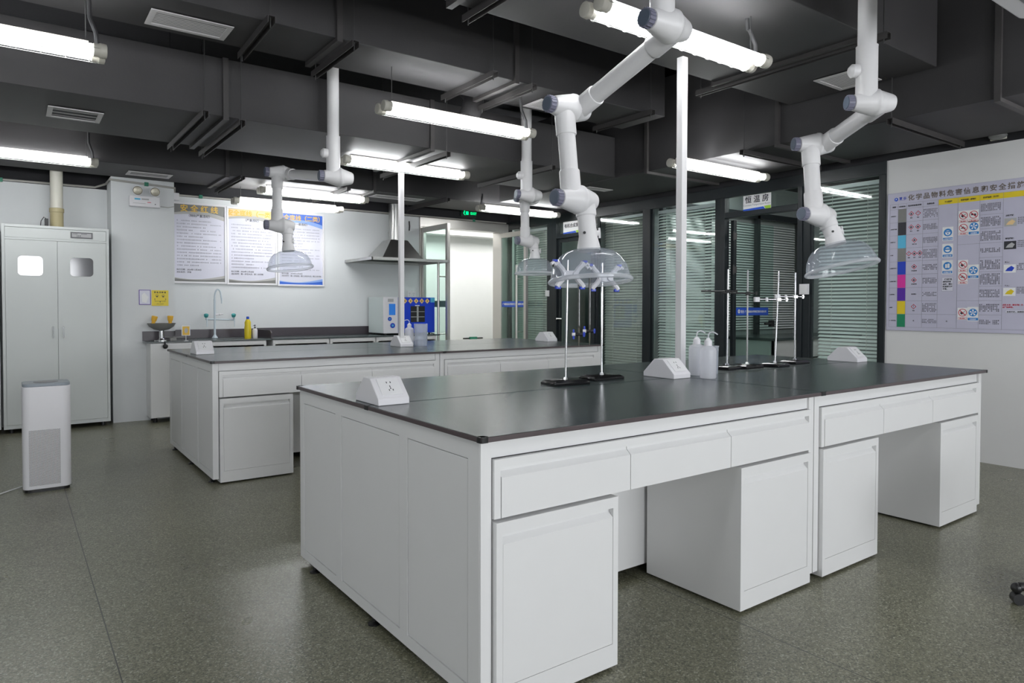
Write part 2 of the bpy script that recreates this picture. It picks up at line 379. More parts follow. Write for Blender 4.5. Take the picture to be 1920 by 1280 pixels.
# open leaf of the constant temperature room: hinged at the far jamb, swung into the room
lf = MB(); L0, L1, LY = 6.27, 7.02, 4.585
for a0, a1, z0, z1 in ((L0, L0 + .05, .01, 2.15),): lf.box(a0, a1, LY - .02, LY + .02, z0, z1)
leaf = lf.build('door_leaf', M['frame'], d2, bevel=.002)
MB().box(L0 + .05, L1, LY - .006, LY + .006, .02, 2.14).build('door_glass', M['doorglass'], leaf)
hb = MB()
for z in (.35, 1.62, 1.98): hb.box(L0 - .02, L0 + .035, LY - .035, LY - .022, z - .035, z + .035); hb.cyl((L0 - .02, LY - .035, z - .05), (L0 - .02, LY - .035, z + .05), .008, seg=10)
hb.build('hinge', M['angle'], leaf)
st = MB(); T = frame((L0 + .055, LY - .008, 1.13), (1, 0, 0), (0, 0, 1), (0, -1, 0))
st = MB(T); st.mat(M['sblue']).box(0, .60, 0, .085, 0, .001)
st.mat(M['white']).prism([(.062 + .022 * math.cos(a), .044 + .024 * math.sin(a)) for a in [PI / 6 + i * PI / 3 for i in range(6)]], .0011, .0016)
st.mat(M['sblue']).prism([(.062, .056), (.071, .036), (.062, .041), (.053, .036)], .0017, .002)
st.mat(M['white']).text('慧谷', .092, .032, .030, .0012, bold=.0006).box(.092, .150, .022, .024, .0011, .0014).text('广州慧谷新材料科技股份有限公司', .165, .031, .0265, .0012, bold=.0007)
st.build('company_strip', None, leaf)
hd = MB(); hd.box(6.93, 7.0, LY - .04, LY - .008, 1.0, 1.07); hd.cyl((6.96, LY - .03, 1.035), (6.80, LY - .05, 1.035), .011); hd.build('door_handle', M['black'], leaf)
# closed leaf of the left room door
lf = MB(); lf.box(6.2, 6.235, 6.685, 6.73, .01, 2.16); lf.box(6.2, 6.235, 7.36, 7.405, .01, 2.16); lf.box(6.2, 6.235, 6.73, 7.36, 2.11, 2.16); lf.box(6.2, 6.235, 6.73, 7.36, .01, .1)
leaf = lf.build('door_leaf', M['frame'], d1, bevel=.002)
MB().box(6.214, 6.22, 6.73, 7.36, .1, 2.11).build('door_glass', M['doorglass'], leaf)
hd = MB(); hd.cyl((6.2, 7.385, 1.05), (6.16, 7.385, 1.05), .012); hd.cyl((6.165, 7.385, 1.05), (6.165, 7.28, 1.05), .009); hd.build('door_handle', M['chrome'], leaf)

# door plates
def plate(T, wd, ht, txt, sub, label, ts=.05):
    b = MB(T); b.mat(M['white']).box(0, wd, 0, ht, 0, .006)
    b.mat(M['ink']).text(txt, wd / 2, ht * .52, ts, .0066, bold=.0012, align='CENTER')
    if sub: b.mat(M['inkgrey']).text(sub, wd / 2, ht * .29, ts * .33, .0066, align='CENTER')
    b.mat(M['sblue']).prism([(0, 0), (wd * .80, 0), (wd * .74, ht * .16), (0, ht * .10)], .0062, .0068)
    b.mat(M['lime']).prism([(wd * .82, 0), (wd, 0), (wd, ht * .2), (wd * .76, ht * .18)], .0062, .0068)
    tag(b.build('door_sign', None), label, 'sign')
plate(RW(6.168, 4.375, 2.215), .32, .155, '恒 温 房', 'Constant Temperature Room', 'white door plate reading 恒温房 above the open glass door', .078)
plate(RW(6.168, 7.25, 2.215), .34, .16, '有机合成室', '', 'white and blue door plate above the closed dark glass door', .058)

# things seen behind the partition glass
def inner_bench(x0, x1, y0, y1, label):
    t = thing('inner_room_bench', label, 'bench', ((x0 + x1) / 2, (y0 + y1) / 2, 0))
    b = MB(); b.box(x0, x1, y0, y1, .82, .85); b.build('worktop', M['top'], t)
    b = MB(); b.box(x0 + .02, x1 - .02, y0 + .02, y0 + .04, .60, .82); b.box(x0 + .02, x0 + .05, y0 + .02, y1 - .02, 0, .82); b.box(x1 - .05, x1 - .02, y0 + .02, y1 - .02, 0, .82)
    b.box(x0 + .02, x1 - .02, y1 - .05, y1 - .02, .05, .82); b.build('bench_body', M['steel_white'], t)
    b = MB(); b.box(x0 + .9, x0 + 1.35, y0 + .03, y1 - .1, .02, .58); b.build('pedestal', M['steel_white'], t)
inner_bench(7.25, 9.3, 4.72, 5.5, 'white bench with dark top inside the constant temperature room, seen through its doorway')
def inner_partition():
    e = sempty('window_5', (8.2, 5.6, 0))
    b = MB()
    for x in (6.34, 7.2, 8.25, 9.3): b.box(x, x + .06, 5.62, 5.68, 0, 2.5)
    b.box(6.34, 9.36, 5.62, 5.68, 2.42, 2.5); b.build('window_frame', M['frame'], e)
    s = MB(); z = .92
    while z < 2.38:
        s.add([(6.42, 5.70, z - .009), (9.28, 5.70, z - .009), (6.42, 5.715, z + .009), (9.28, 5.715, z + .009)], [(0, 1, 3, 2)]); z += .034
    s.build('blind', M['blind'], e, smooth=0)
inner_partition()
def shelf():
    t = thing('storage_shelf', 'dark shelving unit seen through the closed dark glass door', 'shelf', (7.6, 7.0, 0))
    b = MB()
    for y in (6.3, 7.9):
        for x in (7.4, 7.8): b.box(x, x + .03, y, y + .03, 0, 2.1)
    b.build('shelf_frame', M['frame'], t)
    for z in (.2, .62, 1.02, 1.42, 1.82): MB().box(7.4, 7.83, 6.3, 7.93, z, z + .025).build('shelf_board', M['grey1'], t)
    k = 0
    lab = ['lowest', 'second', 'third', 'top']
    for zi, z in enumerate((.2, .62, 1.02, 1.42)):
        for yi, y in enumerate((6.36, 6.9, 7.42)):
            o = MB().rbox(7.42, 7.80, y, y + .47, z + .026, z + .33, .02).build('storage_bin', pbr('grey_bin', (.13, .13, .15), .5), None, bevel=.004)
            tag(recenter(o), 'grey storage bin on the %s shelf behind the dark glass door, %s of three' % (lab[zi], ('right', 'middle', 'left')[yi]), 'storage bin', 'grey bins behind the glass door')
shelf()

# ---------------------------------------------------------------- stainless double door to the corridor
def steel_leaf(parent, x, y0, y1, handle_x, strip):
    b = MB(); z1 = 2.32; t = .022
    for a, c in ((y0, y0 + .05), (y1 - .05, y1)): b.box(x - t, x + t, a, c, .01, z1)
    b.box(x - t, x + t, y0 + .05, y1 - .05, z1 - .07, z1); b.box(x - t, x + t, y0 + .05, y1 - .05, .01, .12)
    lf = b.build('door_leaf', M['satin'], parent, bevel=.002)
    MB().box(x - .005, x + .005, y0 + .05, y1 - .05, .12, z1 - .07).build('door_glass', M['doorglass'], lf)
    h = MB()
    for s_ in (-1, 1):
        xx = x + s_ * .065
        h.cyl((xx, y0 + .16, .62), (xx, y0 + .16, 1.82), .016)
        for z in (.85, 1.62): h.cyl((x, y0 + .16, z), (xx, y0 + .16, z), .009, seg=10)
    h.build('long_door_handle', M['satin'], lf)
    s = MB(RW(x - .008, y1 - .05, 1.21))
    wd = y1 - y0 - .10
    s.mat(strip).box(0, wd, 0, .085, 0, .001)
    if strip == M['sblue']: s.mat(M['white']).text('广州慧谷新材料科技股份有限公司', .02, .030, .035, .0012, bold=.001)
    s.build('company_strip', None, lf)
e = sempty('door_3', (5.35, YB, 0))
f = MB(); f.box(4.66, 4.72, YB - .03, YB + .15, 0, 2.34); f.box(6.02, 6.08, YB - .03, YB + .15, 0, 2.34); f.box(4.66, 6.19, YB - .03, YB + .15, 2.34, 2.47)
f.box(6.08, 6.19, YB - .01, YB + .13, 0, 2.34); f.build('door_frame', M['satin'], e, bevel=.003)
steel_leaf(e, 4.70, 7.86, 8.56, 0, pbr('grey_green_strip', (.12, .20, .20), .4))
steel_leaf(e, 6.03, 7.90, 8.56, 0, M['sblue'])
# exit sign above the door, low exit marker in the corridor
t = thing('exit_sign', 'green lit exit sign on the dark wall above the double doors', 'exit sign', (5.46, 8.5, 2.54))
MB().box(5.33, 5.60, 8.57, YB, 2.535, 2.625).build('sign_housing', M['exitdark'], t)
s = MB(BW(5.34, 8.568, 2.55)).mat(M['exitgreen'])
s.text('EXIT', .155, .018, .052, 0, bold=.001); s.prism([(.03, .03), (.06, .0), (.065, .008), (.045, .03), (.06, .05), (.045, .06)], 0, .001); s.ball((.052, .066, 0), .008, 8); s.box(.075, .12, .012, .06, 0, .001)
s.build('sign_lettering', None, t)
t = thing('low_exit_marker', 'small black and green exit marker low on the white corridor wall', 'exit sign', (6.6, 10.29, .66))
MB().box(6.45, 6.86, 10.285, 10.3, .64, .66).build('marker_bar', M['black'], t); MB().box(6.58, 6.73, 10.27, 10.3, .63, .675).build('marker_light', M['clip'], t)
# wall switch beside the dark frame, two switches
def switch(T, label, sz=.086):
    t = thing('wall_switch', label, 'light switch', T.to_translation())
    b = MB(T); b.box(-sz / 2, sz / 2, -sz / 2, sz / 2, 0, .009); b.build('switch_plate', M['plastic'], t, bevel=.002)
    b = MB(T); b.box(-sz * .32, sz * .32, -sz * .38, sz * .38, .009, .013); b.build('rocker', M['white'], t, bevel=.001)
switch(RW(6.172, 3.69, 1.395), 'square white switch on the dark frame right of the open glass door', .10)
switch(RW(6.172, 7.60, 1.405), 'small white switch on the dark frame left of the closed glass door', .085)
t = thing('wall_outlet', 'white double wall outlet under the stainless hood, above the oven', 'outlet', (4.5, YB, 1.36))
b = MB(BW(4.47, 8.598, 1.345)); b.mat(M['plastic']).box(0, .13, 0, .086, 0, .009); b.mat(M['hole'])
for x in (.032, .098):
    for dx, dy in ((-.008, .055), (.008, .055), (0, .03)): b.box(x + dx - .002, x + dx + .002, dy - .005, dy + .005, .009, .0095)
b.build('outlet_plate', None, t)
# ---------------------------------------------------------------- ducts and hangers
def grille(T, wd, ht, parent, nsl=9, along=True):
    b = MB(T); t = .03
    b.box(0, wd, 0, t, 0, .005); b.box(0, wd, ht - t, ht, 0, .005); b.box(0, t, t, ht - t, 0, .005); b.box(wd - t, wd, t, ht - t, 0, .005)
    n = nsl
    for k in range(n):
        if along:
            y = t + (ht - 2 * t) * (k + .5) / n; b.add([(t, y - .006, 0), (wd - t, y - .006, 0), (wd - t, y + .006, .0022), (t, y + .006, .0022), (t, y + .0065, 0), (wd - t, y + .0065, 0)], [(0, 1, 2, 3), (3, 2, 5, 4)])
        else:
            x = t + (wd - 2 * t) * (k + .5) / n; b.add([(x - .009, t, 0), (x - .009, ht - t, 0), (x + .009, ht - t, .0022), (x + .009, t, .0022), (x + .0095, t, 0), (x + .0095, ht - t, 0)], [(0, 3, 2, 1), (3, 4, 5, 2)])
    o = b.build('air_grille', M['alu2'], parent, smooth=0)
    MB(T).box(t, wd - t, t, ht - t, -.006, -.003).build('grille_backing', M['ink'], o)
    o['label'] = 'white slatted air grille'
M['alu2'] = pbr('white_grille_metal', (.70, .68, .69), .45)
def DN(x, y, z): return frame((x, y, z), (1, 0, 0), (0, 1, 0), (0, 0, -1))   # facing down
def duct(label, x0, x1, y0, y1, z0, z1, flanges=(), vents=(), axis='x', name='air_duct'):
    t = thing(name, label, 'duct', ((x0 + x1) / 2, (y0 + y1) / 2, z0))
    MB().box(x0, x1, y0, y1, z0, z1).build('duct_body', M['duct'], t, bevel=.004)
    for p in flanges:
        b = MB(); w2, k = .018, .025
        if axis == 'x': b.box(p - w2, p + w2, y0 - k, y0, z0 - k, z1); b.box(p - w2, p + w2, y0, y1, z0 - k, z0); b.box(p - w2, p + w2, y1, y1 + k, z0 - k, z1)
        else: b.box(x0 - k, x0, p - w2, p + w2, z0 - k, z1); b.box(x0, x1, p - w2, p + w2, z0 - k, z0); b.box(x1, x1 + k, p - w2, p + w2, z0 - k, z1)
        b.build('duct_flange', M['angle'], t)
    for v in vents: grille(DN(v[0], v[1], z0 - .006), v[2], v[3], t, *v[4:])
    return t
def hanger(x0, y0, x1, y1, z, label, ztop=3.72):
    t = thing('duct_hanger', label, 'duct hanger', ((x0 + x1) / 2, (y0 + y1) / 2, z - .04), 'angle iron duct hangers')
    d = Vector((x1 - x0, y1 - y0, 0)); ln = d.length; d.normalize(); n = Vector((-d.y, d.x, 0))
    T = frame((x0, y0, z), d, n, (0, 0, 1))
    b = MB(T); b.box(0, ln, -.022, -.018, -.04, 0); b.box(0, ln, .018, .022, -.04, 0); b.box(0, ln, -.018, .018, -.004, 0); b.build('channel_bar', M['angle'], t)
    for a in (.03, ln - .03):
        MB(T).cyl((a, 0, -.06), (a, 0, ztop - z), .004, seg=8).build('threaded_rod', M['rod'], t)
duct('wide dark grey duct overhead with a white grille near its right end', -3.5, 5.02, 2.07, 3.15, 2.83, 3.45, (1.9, 4.1), ((4.60, 2.40, .36, .30, 10, False),))
duct('dark grey duct crossing above the front lab bench, white grilles near its left', -3.5, 4.55, 4.02, 4.53, 2.85, 3.30, (1.63, 2.96), ((.64, 4.20, .43, .245, 8), (3.36, 4.22, .42, .24, 8)))
duct('deep dark grey duct crossing above the rear lab bench', -3.5, 5.045, 5.12, 6.20, 2.555, 2.96, (1.24, 2.89), ((.22, 5.50, .32, .31, 3),))
duct('dark grey duct running over the wall pillar near the back wall', -3.5, 5.6, 7.46, 8.235, 2.565, 3.0, (1.82, 3.45), ((.965, 7.75, .40, .24, 4), (3.55, 7.62, .66, .22, 4)))
duct('long dark grey duct along the glass partition on the right', 5.05, 6.12, -3.4, 7.2, 2.545, 3.40, (1.72, 3.26, 4.68), ((5.15, 5.62, .36, .14, 4),), axis='y')
for x0, y0, x1, y1, z, lb in (
    (1.20, 3.92, 1.22, 4.63, 2.85, 'angle iron hanger under the middle duct, right of the large grille'),
    (1.70, 3.92, 1.70, 4.63, 2.825, 'angle iron hanger under the middle duct, left of the caged centre light'),
    (2.72, 3.92, 2.72, 4.63, 2.85, 'angle iron hanger under the middle duct, above the right end of the centre light'),
    (3.06, 3.92, 3.06, 4.63, 2.825, 'angle iron hanger under the middle duct, behind the big extraction arm'),
    (4.30, 3.92, 4.30, 4.63, 2.85, 'angle iron hanger at the square right end of the middle duct'),
    (1.09, 5.02, 1.09, 6.30, 2.555, 'angle iron hanger under the deep duct, left of its flange'),
    (1.33, 5.02, 1.33, 6.30, 2.53, 'angle iron hanger under the deep duct, right of its flange'),
    (3.0, 5.02, 3.0, 6.30, 2.53, 'angle iron hanger under the deep duct above the rear bench light'),
    (4.15, 5.02, 4.15, 6.30, 2.555, 'angle iron hanger under the deep duct, left of the big extraction arm'),
    (1.95, 7.36, 1.95, 8.47, 2.565, 'angle iron hanger under the rear duct, right of the wall pillar'),
    (3.10, 7.36, 3.10, 8.47, 2.565, 'angle iron hanger under the rear duct, left of the steel hood pipe'),
    (4.40, 7.36, 4.40, 8.47, 2.565, 'angle iron hanger under the rear duct, right of the steel hood pipe'),
    (2.05, 1.97, 2.05, 3.25, 2.83, 'angle iron hanger under the wide overhead duct at the top edge'),
    (4.15, 1.97, 4.15, 3.35, 2.83, 'angle iron hanger under the wide overhead duct, right of the front light')):
    hanger(x0, y0, x1, y1, z, lb)
for y, lb in ((3.55, 'angle iron hanger under the right-hand duct near the door plate'), (2.35, 'angle iron hanger under the right-hand duct above the wall board')):
    hanger(4.97, y, 6.165, y, 2.545, lb)
# a raised stub duct and a bracket frame in the upper right
# domed pipe bend above the light
t = thing('pipe_bend', 'dark rounded duct elbow behind the centre light', 'duct elbow', (3.1, 4.95, 2.75))
b = MB(); b.tube([(3.02 + .12 * math.sin(a), 4.75 + .15 * (1 - math.cos(a)), 2.74 + .25 * math.sin(a)) for a in [i * PI / 12 for i in range(7)]] + [(3.14, 4.9, 3.7)], .085, 16); b.build('elbow', M['duct'], t)

# ---------------------------------------------------------------- twin caged fluorescent lights
def make_light():
    t = thing('caged_light', '', 'ceiling light', (0, 0, 0))
    H = .60
    for s in (-1, 1):
        y = s * .047
        for e in (-1, 1):
            MB().lathe([(.024, 0), (.036, .004), (.038, .03), (.033, .04), (.033, .06), (.030, .062)], (e * .64, y, 0), (-e, 0, 0), 18).build('end_cap', M['cap'], t)
        MB().cyl((-H, y, 0), (H, y, 0), .013, seg=8).build('lamp_tube', M['tube'], t)
        MB().lathe([(.029, 0), (.029, 2 * H)], (-H, y, 0), (1, 0, 0), 14, cap=False).build('clear_cover', M['clear'], t)
        b = MB()
        for k in range(12):
            x = -H + .03 + k * (2 * H - .06) / 11
            b.tube([(x, y + .038 * math.cos(a), .038 * math.sin(a)) for a in [PI + PI * j / 8 for j in range(9)]], .0016, 4)
        for a in (PI * 1.0, PI * 1.5, PI * 2.0):
            b.cyl((-H, y + .038 * math.cos(a), .038 * math.sin(a)), (H, y + .038 * math.cos(a), .038 * math.sin(a)), .0016, seg=5)
        b.build('wire_cage', M['wire'], t)
    MB().box(-.56, .56, -.02, .02, .034, .048).build('mounting_bar', M['cap'], t)
    return t
L0_ = make_light(); used = False; deferred = []
def place_light(x, y, z, label, ztop, flex=None, rods=True):
    global used
    o = L0_ if not used else copy_tree(L0_)
    used = True
    o.location = (x, y, z); o['label'] = label; o['group'] = 'twin caged fluorescent lights'
    if o is L0_: deferred.append((o, z, ztop, flex, rods)); return
    fit_light(o, z, ztop, flex, rods)
def fit_light(o, z, ztop, flex, rods):
    if rods:
        for s in (-.55, .55):
            MB().cyl((s, 0, .045), (s, 0, ztop - z), .0028, seg=6).build('hanging_rod', M['rod'], o)
    if flex:
        s = flex; pts = [(s * .60, 0, .04), (s * .595, 0, .10), (s * .57, .02, .18), (s * .57, .03, ztop - z - .06), (s * .56, .03, ztop - z)]
        MB().tube(pts, .011, 8).build('flexible_conduit', M['flex'], o)
place_light(2.77, 2.32, 2.585, 'twin caged fluorescent light nearest the camera, passing behind the big extraction arm', 2.83, 1)
place_light(2.66, 4.28, 2.565, 'caged fluorescent light in the centre of the photo, left of the big extraction arm', 2.85, 1)
place_light(2.99, 5.74, 2.50, 'caged fluorescent light over the rear bench, on top of its thin white post', 2.555)
place_light(2.87, 7.80, 2.50, 'caged fluorescent light crossing behind the bent left extraction arm', 2.565)
place_light(2.665, 8.08, 2.40, 'caged fluorescent light just above the three wall posters', 2.565)
place_light(5.41, 7.25, 2.46, 'caged fluorescent light in front of the glass partition, behind the straight middle arm', 2.53, -1)
place_light(5.20, 3.93, 2.455, 'caged fluorescent light near the door plate, right of the tall front post', 2.53, -1)
place_light(-.22, 4.15, 2.53, 'upper of the two caged fluorescent lights cut by the left photo edge', 2.85, 1)
place_light(.03, 7.36, 2.53, 'lower of the two caged fluorescent lights cut by the left photo edge', 3.72, 1)
place_light(-.22, 1.2, 2.55, 'unseen caged fluorescent light left of the camera, added for fill light', 3.72)  # unseen lamp, added with those below to light the bench fronts
place_light(5.1, .9, 2.40, 'unseen caged fluorescent light right of the camera, added for fill light', 2.53)  # unseen, added as fill from the right
place_light(2.7, -.4, 2.6, 'unseen caged fluorescent light behind the camera, added for fill light', 3.72)  # unseen, added as fill from behind the camera
place_light(-.22, -1.8, 2.55, 'unseen caged fluorescent light at the far back, added for fill light', 3.72)  # unseen, added as fill from the far back
place_light(7.8, 3.6, 2.80, 'added fluorescent light brightening the blinds of the constant temperature room', 2.9)  # added with the lamps below to brighten the blinds from inside
place_light(7.0, 5.2, 2.80, 'added fluorescent light brightening the blinds near the rear partition of the room', 2.9)  # added to brighten the slats near the rear partition
place_light(7.3, 6.25, 2.80, 'added fluorescent light brightening the room behind the dark glass door', 2.9)  # added to light the room behind the dark door

place_light(8.4, 2.7, 2.80, 'added fluorescent light brightening the constant temperature room from deep inside', 2.9)  # added so the inner side of the blinds is lit
for a_ in deferred: fit_light(*a_)

# ---------------------------------------------------------------- lab islands
def island(y0, word):
    dy = y0 - 1.657
    g = 'worktop slabs of the lab islands'
    slabs = ((1.10, 2.932, 0, .795, 'front left'), (2.936, 4.768, 0, .795, 'front right'), (1.10, 2.932, .799, 1.593, 'rear left'), (2.936, 4.768, .799, 1.593, 'rear right'))
    for x0, x1, a, c, pos in slabs:
        t = thing('worktop', 'dark %s worktop slab of the %s lab island' % (pos, word), 'worktop', ((x0 + x1) / 2, y0 + (a + c) / 2, .835), g)
        b = MB(); b.mat(M['top']).box(x0 + .003, x1 - .003, y0 + a + .003, y0 + c - .003, .8355, .8505)
        b.build('slab', None, t)
        b = MB()
        if a == 0: b.box(x0, x1, y0, y0 + .006, .834, .8495)
        else: b.box(x0, x1, y0 + c - .006, y0 + c, .834, .8495)
        if x0 < 2: b.box(x0, x0 + .006, y0 + a, y0 + c, .834, .8495)
        else: b.box(x1 - .006, x1, y0 + a, y0 + c, .834, .8495)
        b.build('edge_trim', M['edge'], t, bevel=.0015)
        cx = x0 if x0 < 2 else x1; cy = y0 if a == 0 else y0 + c
        sx = 1 if x0 < 2 else -1; sy = 1 if a == 0 else -1
        b = MB(); xa, xb = sorted((cx - sx * .0015, cx + sx * .028)); ya, yb = sorted((cy - sy * .0015, cy + sy * .028))
        b.rbox(xa, xb, ya, yb, .8335, .8515 - .001, .008); b.build('corner_cap', M['black'], t)
        if a == 0 and x0 > 2: b = MB(); b.box(x0 - .018, x0 + .016, y0 - .0015, y0 + .01, .8335, .851); b.build('joint_cap', M['black'], t)
        if a != 0 and x0 < 2: b = MB(); b.box(x0 - .0015, x0 + .01, y0 + a - .018, y0 + a + .014, .8335, .851); b.build('joint_cap', M['black'], t)
    t = thing('bench_frame', 'white steel frame of the %s lab island with panelled end wall' % word, 'bench frame', (2.93, y0 + .79, 0))
    def endpanel(x0, x1):
        b = MB(); za, zb = .035, .834; ys = [y0 + .033, y0 + .095, y0 + .49, y0 + .551, y0 + 1.083, y0 + 1.143, y0 + 1.535, y0 + 1.585]
        b.box(x0 + .009, x1 - .009, ys[0] + .01, ys[-1] - .01, za + .01, zb - .01)
        b.box(x0, x1, ys[0], ys[-1], za, .077); b.box(x0, x1, ys[0], ys[-1], .773, zb)
        for i in (0, 2, 4, 6): b.box(x0, x1, ys[i], ys[i + 1], .077, .773)
        b.build('end_panel', M['steel_white'], t)
        for i in (1, 3, 5):
            b = MB(); q = .0038; b.box(x0 + .0015, x1 - .0015, ys[i] + q, ys[i + 1] - q, .077 + q, .773 - q); b.build('inset_panel', M['steel_white'], t, bevel=.001)
    endpanel(1.115, 1.140); endpanel(4.722, 4.747)
    for x in (1.1155, 2.862, 2.906, 4.7085):
        for yy in (y0 + .026, y0 + 1.545):
            b = MB(); b.box(x, x + .038, yy, yy + .04, .035, .834); b.build('leg', M['steel_white'], t, bevel=.001)
    for a, c in ((1.157, 2.862), (2.944, 4.705)):
        for yy in (y0 + .036, y0 + 1.555): MB().box(a, c, yy, yy + .02, .778, .834).build('apron_rail', M['steel_white'], t)
        MB().box(a, c, y0 + .53, y0 + .55, .045, .80).build('knee_panel', M['steel_white'], t)
        MB().box(a, c, y0 + 1.57, y0 + 1.582, .012, .778).build('light_block_panel', M['steel_white'], t)  # unseen panel added to keep light from under the island
    for x in (1.128, 2.9, 4.73):
        for k in (.12, .79, 1.43):
            if x == 1.128 or k != .79: MB().lathe([(.024, 0), (.024, .006), (.009, .012), (.009, .04)], (x, y0 + k, 0), seg=14).build('leveling_foot', M['black'], t)
    # hanging drawer units, three drawers each
    fy = y0 + .013
    nm = ('left', 'middle', 'right')
    for mi, (xa, xb, ds) in enumerate(((1.157, 2.858, ((1.182, 1.7265), (1.7295, 2.287), (2.290, 2.842))), (2.948, 4.700, ((2.973, 3.5145), (3.5175, 4.062), (4.065, 4.640))))):
        u = thing('drawer_unit', 'white %s drawer unit with three drawers under the %s island worktop' % (('left', 'right')[mi], word), 'drawers', ((xa + xb) / 2, fy + .25, .597), 'drawer units under the worktops')
        b = MB(); b.box(xa, xb, fy + .026, fy + .48, .598, .776); b.box(xa, xb, fy + .002, fy + .026, .750, .776)
        b.box(xa, ds[0][0] - .002, fy + .002, fy + .026, .598, .750); b.box(ds[2][1] + .002, xb, fy + .002, fy + .026, .598, .750); b.build('drawer_carcass', M['steel_white'], u)
        MB().box(xa, xb, fy + .0185, fy + .021, .7765, .7785).build('painted_gap_shade', M['gap'], u)  # dark strip stands in for the shade between drawer unit and apron
        for x0, x1 in ds:
            d = MB(); d.prism([(fy, .599), (fy, .720), (fy + .020, .736), (fy + .0205, .7475), (fy + .0255, .7485), (fy + .0255, .599)], x0, x1, 'x'); d.build('drawer', M['steel_white'], u, smooth=0)
    return t
def pedestal_cab(x0, fy, label, right=True):
    wd = .503; t = thing('base_cabinet', label, 'cabinet', (x0 + wd / 2, fy + .25, 0), 'white base cabinets under the lab islands')
    x1 = x0 + wd; za, zb = .012, .588
    b = MB(); b.box(x0, x1, fy + .026, fy + .50, za, zb)
    b.box(x0, x0 + .023, fy, fy + .026, za, zb); b.box(x1 - .023, x1, fy, fy + .026, za, zb); b.box(x0 + .023, x1 - .023, fy, fy + .026, za, .088); b.box(x0 + .023, x1 - .023, fy, fy + .026, .552, zb)
    b.build('cabinet_body', M['steel_white'], t)
    d = MB(); a, c = x0 + .0245, x1 - .0245
    d.prism([(fy + .001, .0895), (fy + .001, .520), (fy + .020, .537), (fy + .0205, .5495), (fy + .0255, .5505), (fy + .0255, .0895)], a, c, 'x'); d.build('cabinet_door', M['steel_white'], t, smooth=0)
    for xx in (x0 + .05, x1 - .05):
        for yy in (fy + .06, fy + .44): MB().cyl((xx, yy, 0), (xx, yy, .012), .018, seg=12).build('cabinet_foot', M['black'], t)
    return t
for y0, word in ((1.657, 'front'), (4.975, 'rear')):
    island(y0, word)
    fy = y0 + .006
    for x0, pos in ((1.159, 'at the left corner'), (2.346, 'left of the centre leg'), (2.949, 'right of the centre leg'), (4.148, 'at the right end')):
        pedestal_cab(x0, fy, 'white base cabinet %s of the %s lab island' % (pos, word))
# posts
for x, y, z1, lb in ((3.01, 2.535, 2.60, 'tall square white post on the front lab island'), (2.94, 5.77, 2.455, 'thinner-looking square white post on the rear lab island')):
    t = thing('service_post', lb, 'post', (x, y, .851))
    MB().box(x - .021, x + .021, y - .021, y + .021, .851, z1).build('post_shaft', M['alu3'] if 'alu3' in M else M['pvc'], t, bevel=.002)
    MB().box(x - .035, x + .035, y - .03, y + .03, .851, .857).build('post_base', M['pvc'], t)
# desktop sockets
def socket(x0, y0, label):
    wd, dp = .132, .215
    t = thing('desk_socket', label, 'power socket', (x0 + wd / 2, y0 + dp / 2, .851), 'wedge sockets on the worktops')
    prof = [(y0, .851), (y0, .876), (y0 + .078, .951), (y0 + dp - .078, .951), (y0 + dp, .876), (y0 + dp, .851)]
    MB().prism(prof, x0, x0 + wd, 'x').build('socket_housing', M['plastic'], t, bevel=.003)
    d = Vector((0, .078, .075)).normalized(); n = Vector((0, -d.z, d.y))
    for side in (0, 1):
        if side == 0: T = frame((x0 + .022, y0 + .012, .876 + .0115), (1, 0, 0), d, n)
        else: T = frame((x0 + wd - .022, y0 + dp - .012, .876 + .0115), (-1, 0, 0), (0, -d.y, d.z), (0, n.y * -1, n.z))
        p = MB(T).box(0, .088, 0, .082, 0, .005).build('socket_plate', M['white'], t, bevel=.0015)
        h = MB(T)
        for xx, yy, a in ((.036, .060, 0), (.052, .060, 0), (.044, .030, 0), (.036, .022, 1), (.052, .022, 1), (.044, .040, 0)):
            h.box(xx - .0016, xx + .0016, yy - .004, yy + .004, .005, .0056)
        h.build('socket_slots', M['hole'], p)
socket(1.128, 2.405, 'white wedge socket at the left end of the front island')
socket(2.795, 2.395, 'white wedge socket at the foot of the tall front post')
socket(4.645, 2.385, 'white wedge socket at the right end of the front island')
socket(1.155, 5.70, 'white wedge socket at the left end of the rear island')
socket(2.895, 5.70, 'white wedge socket at the foot of the rear post')
socket(4.60, 5.66, 'white wedge socket near the right end of the rear island')

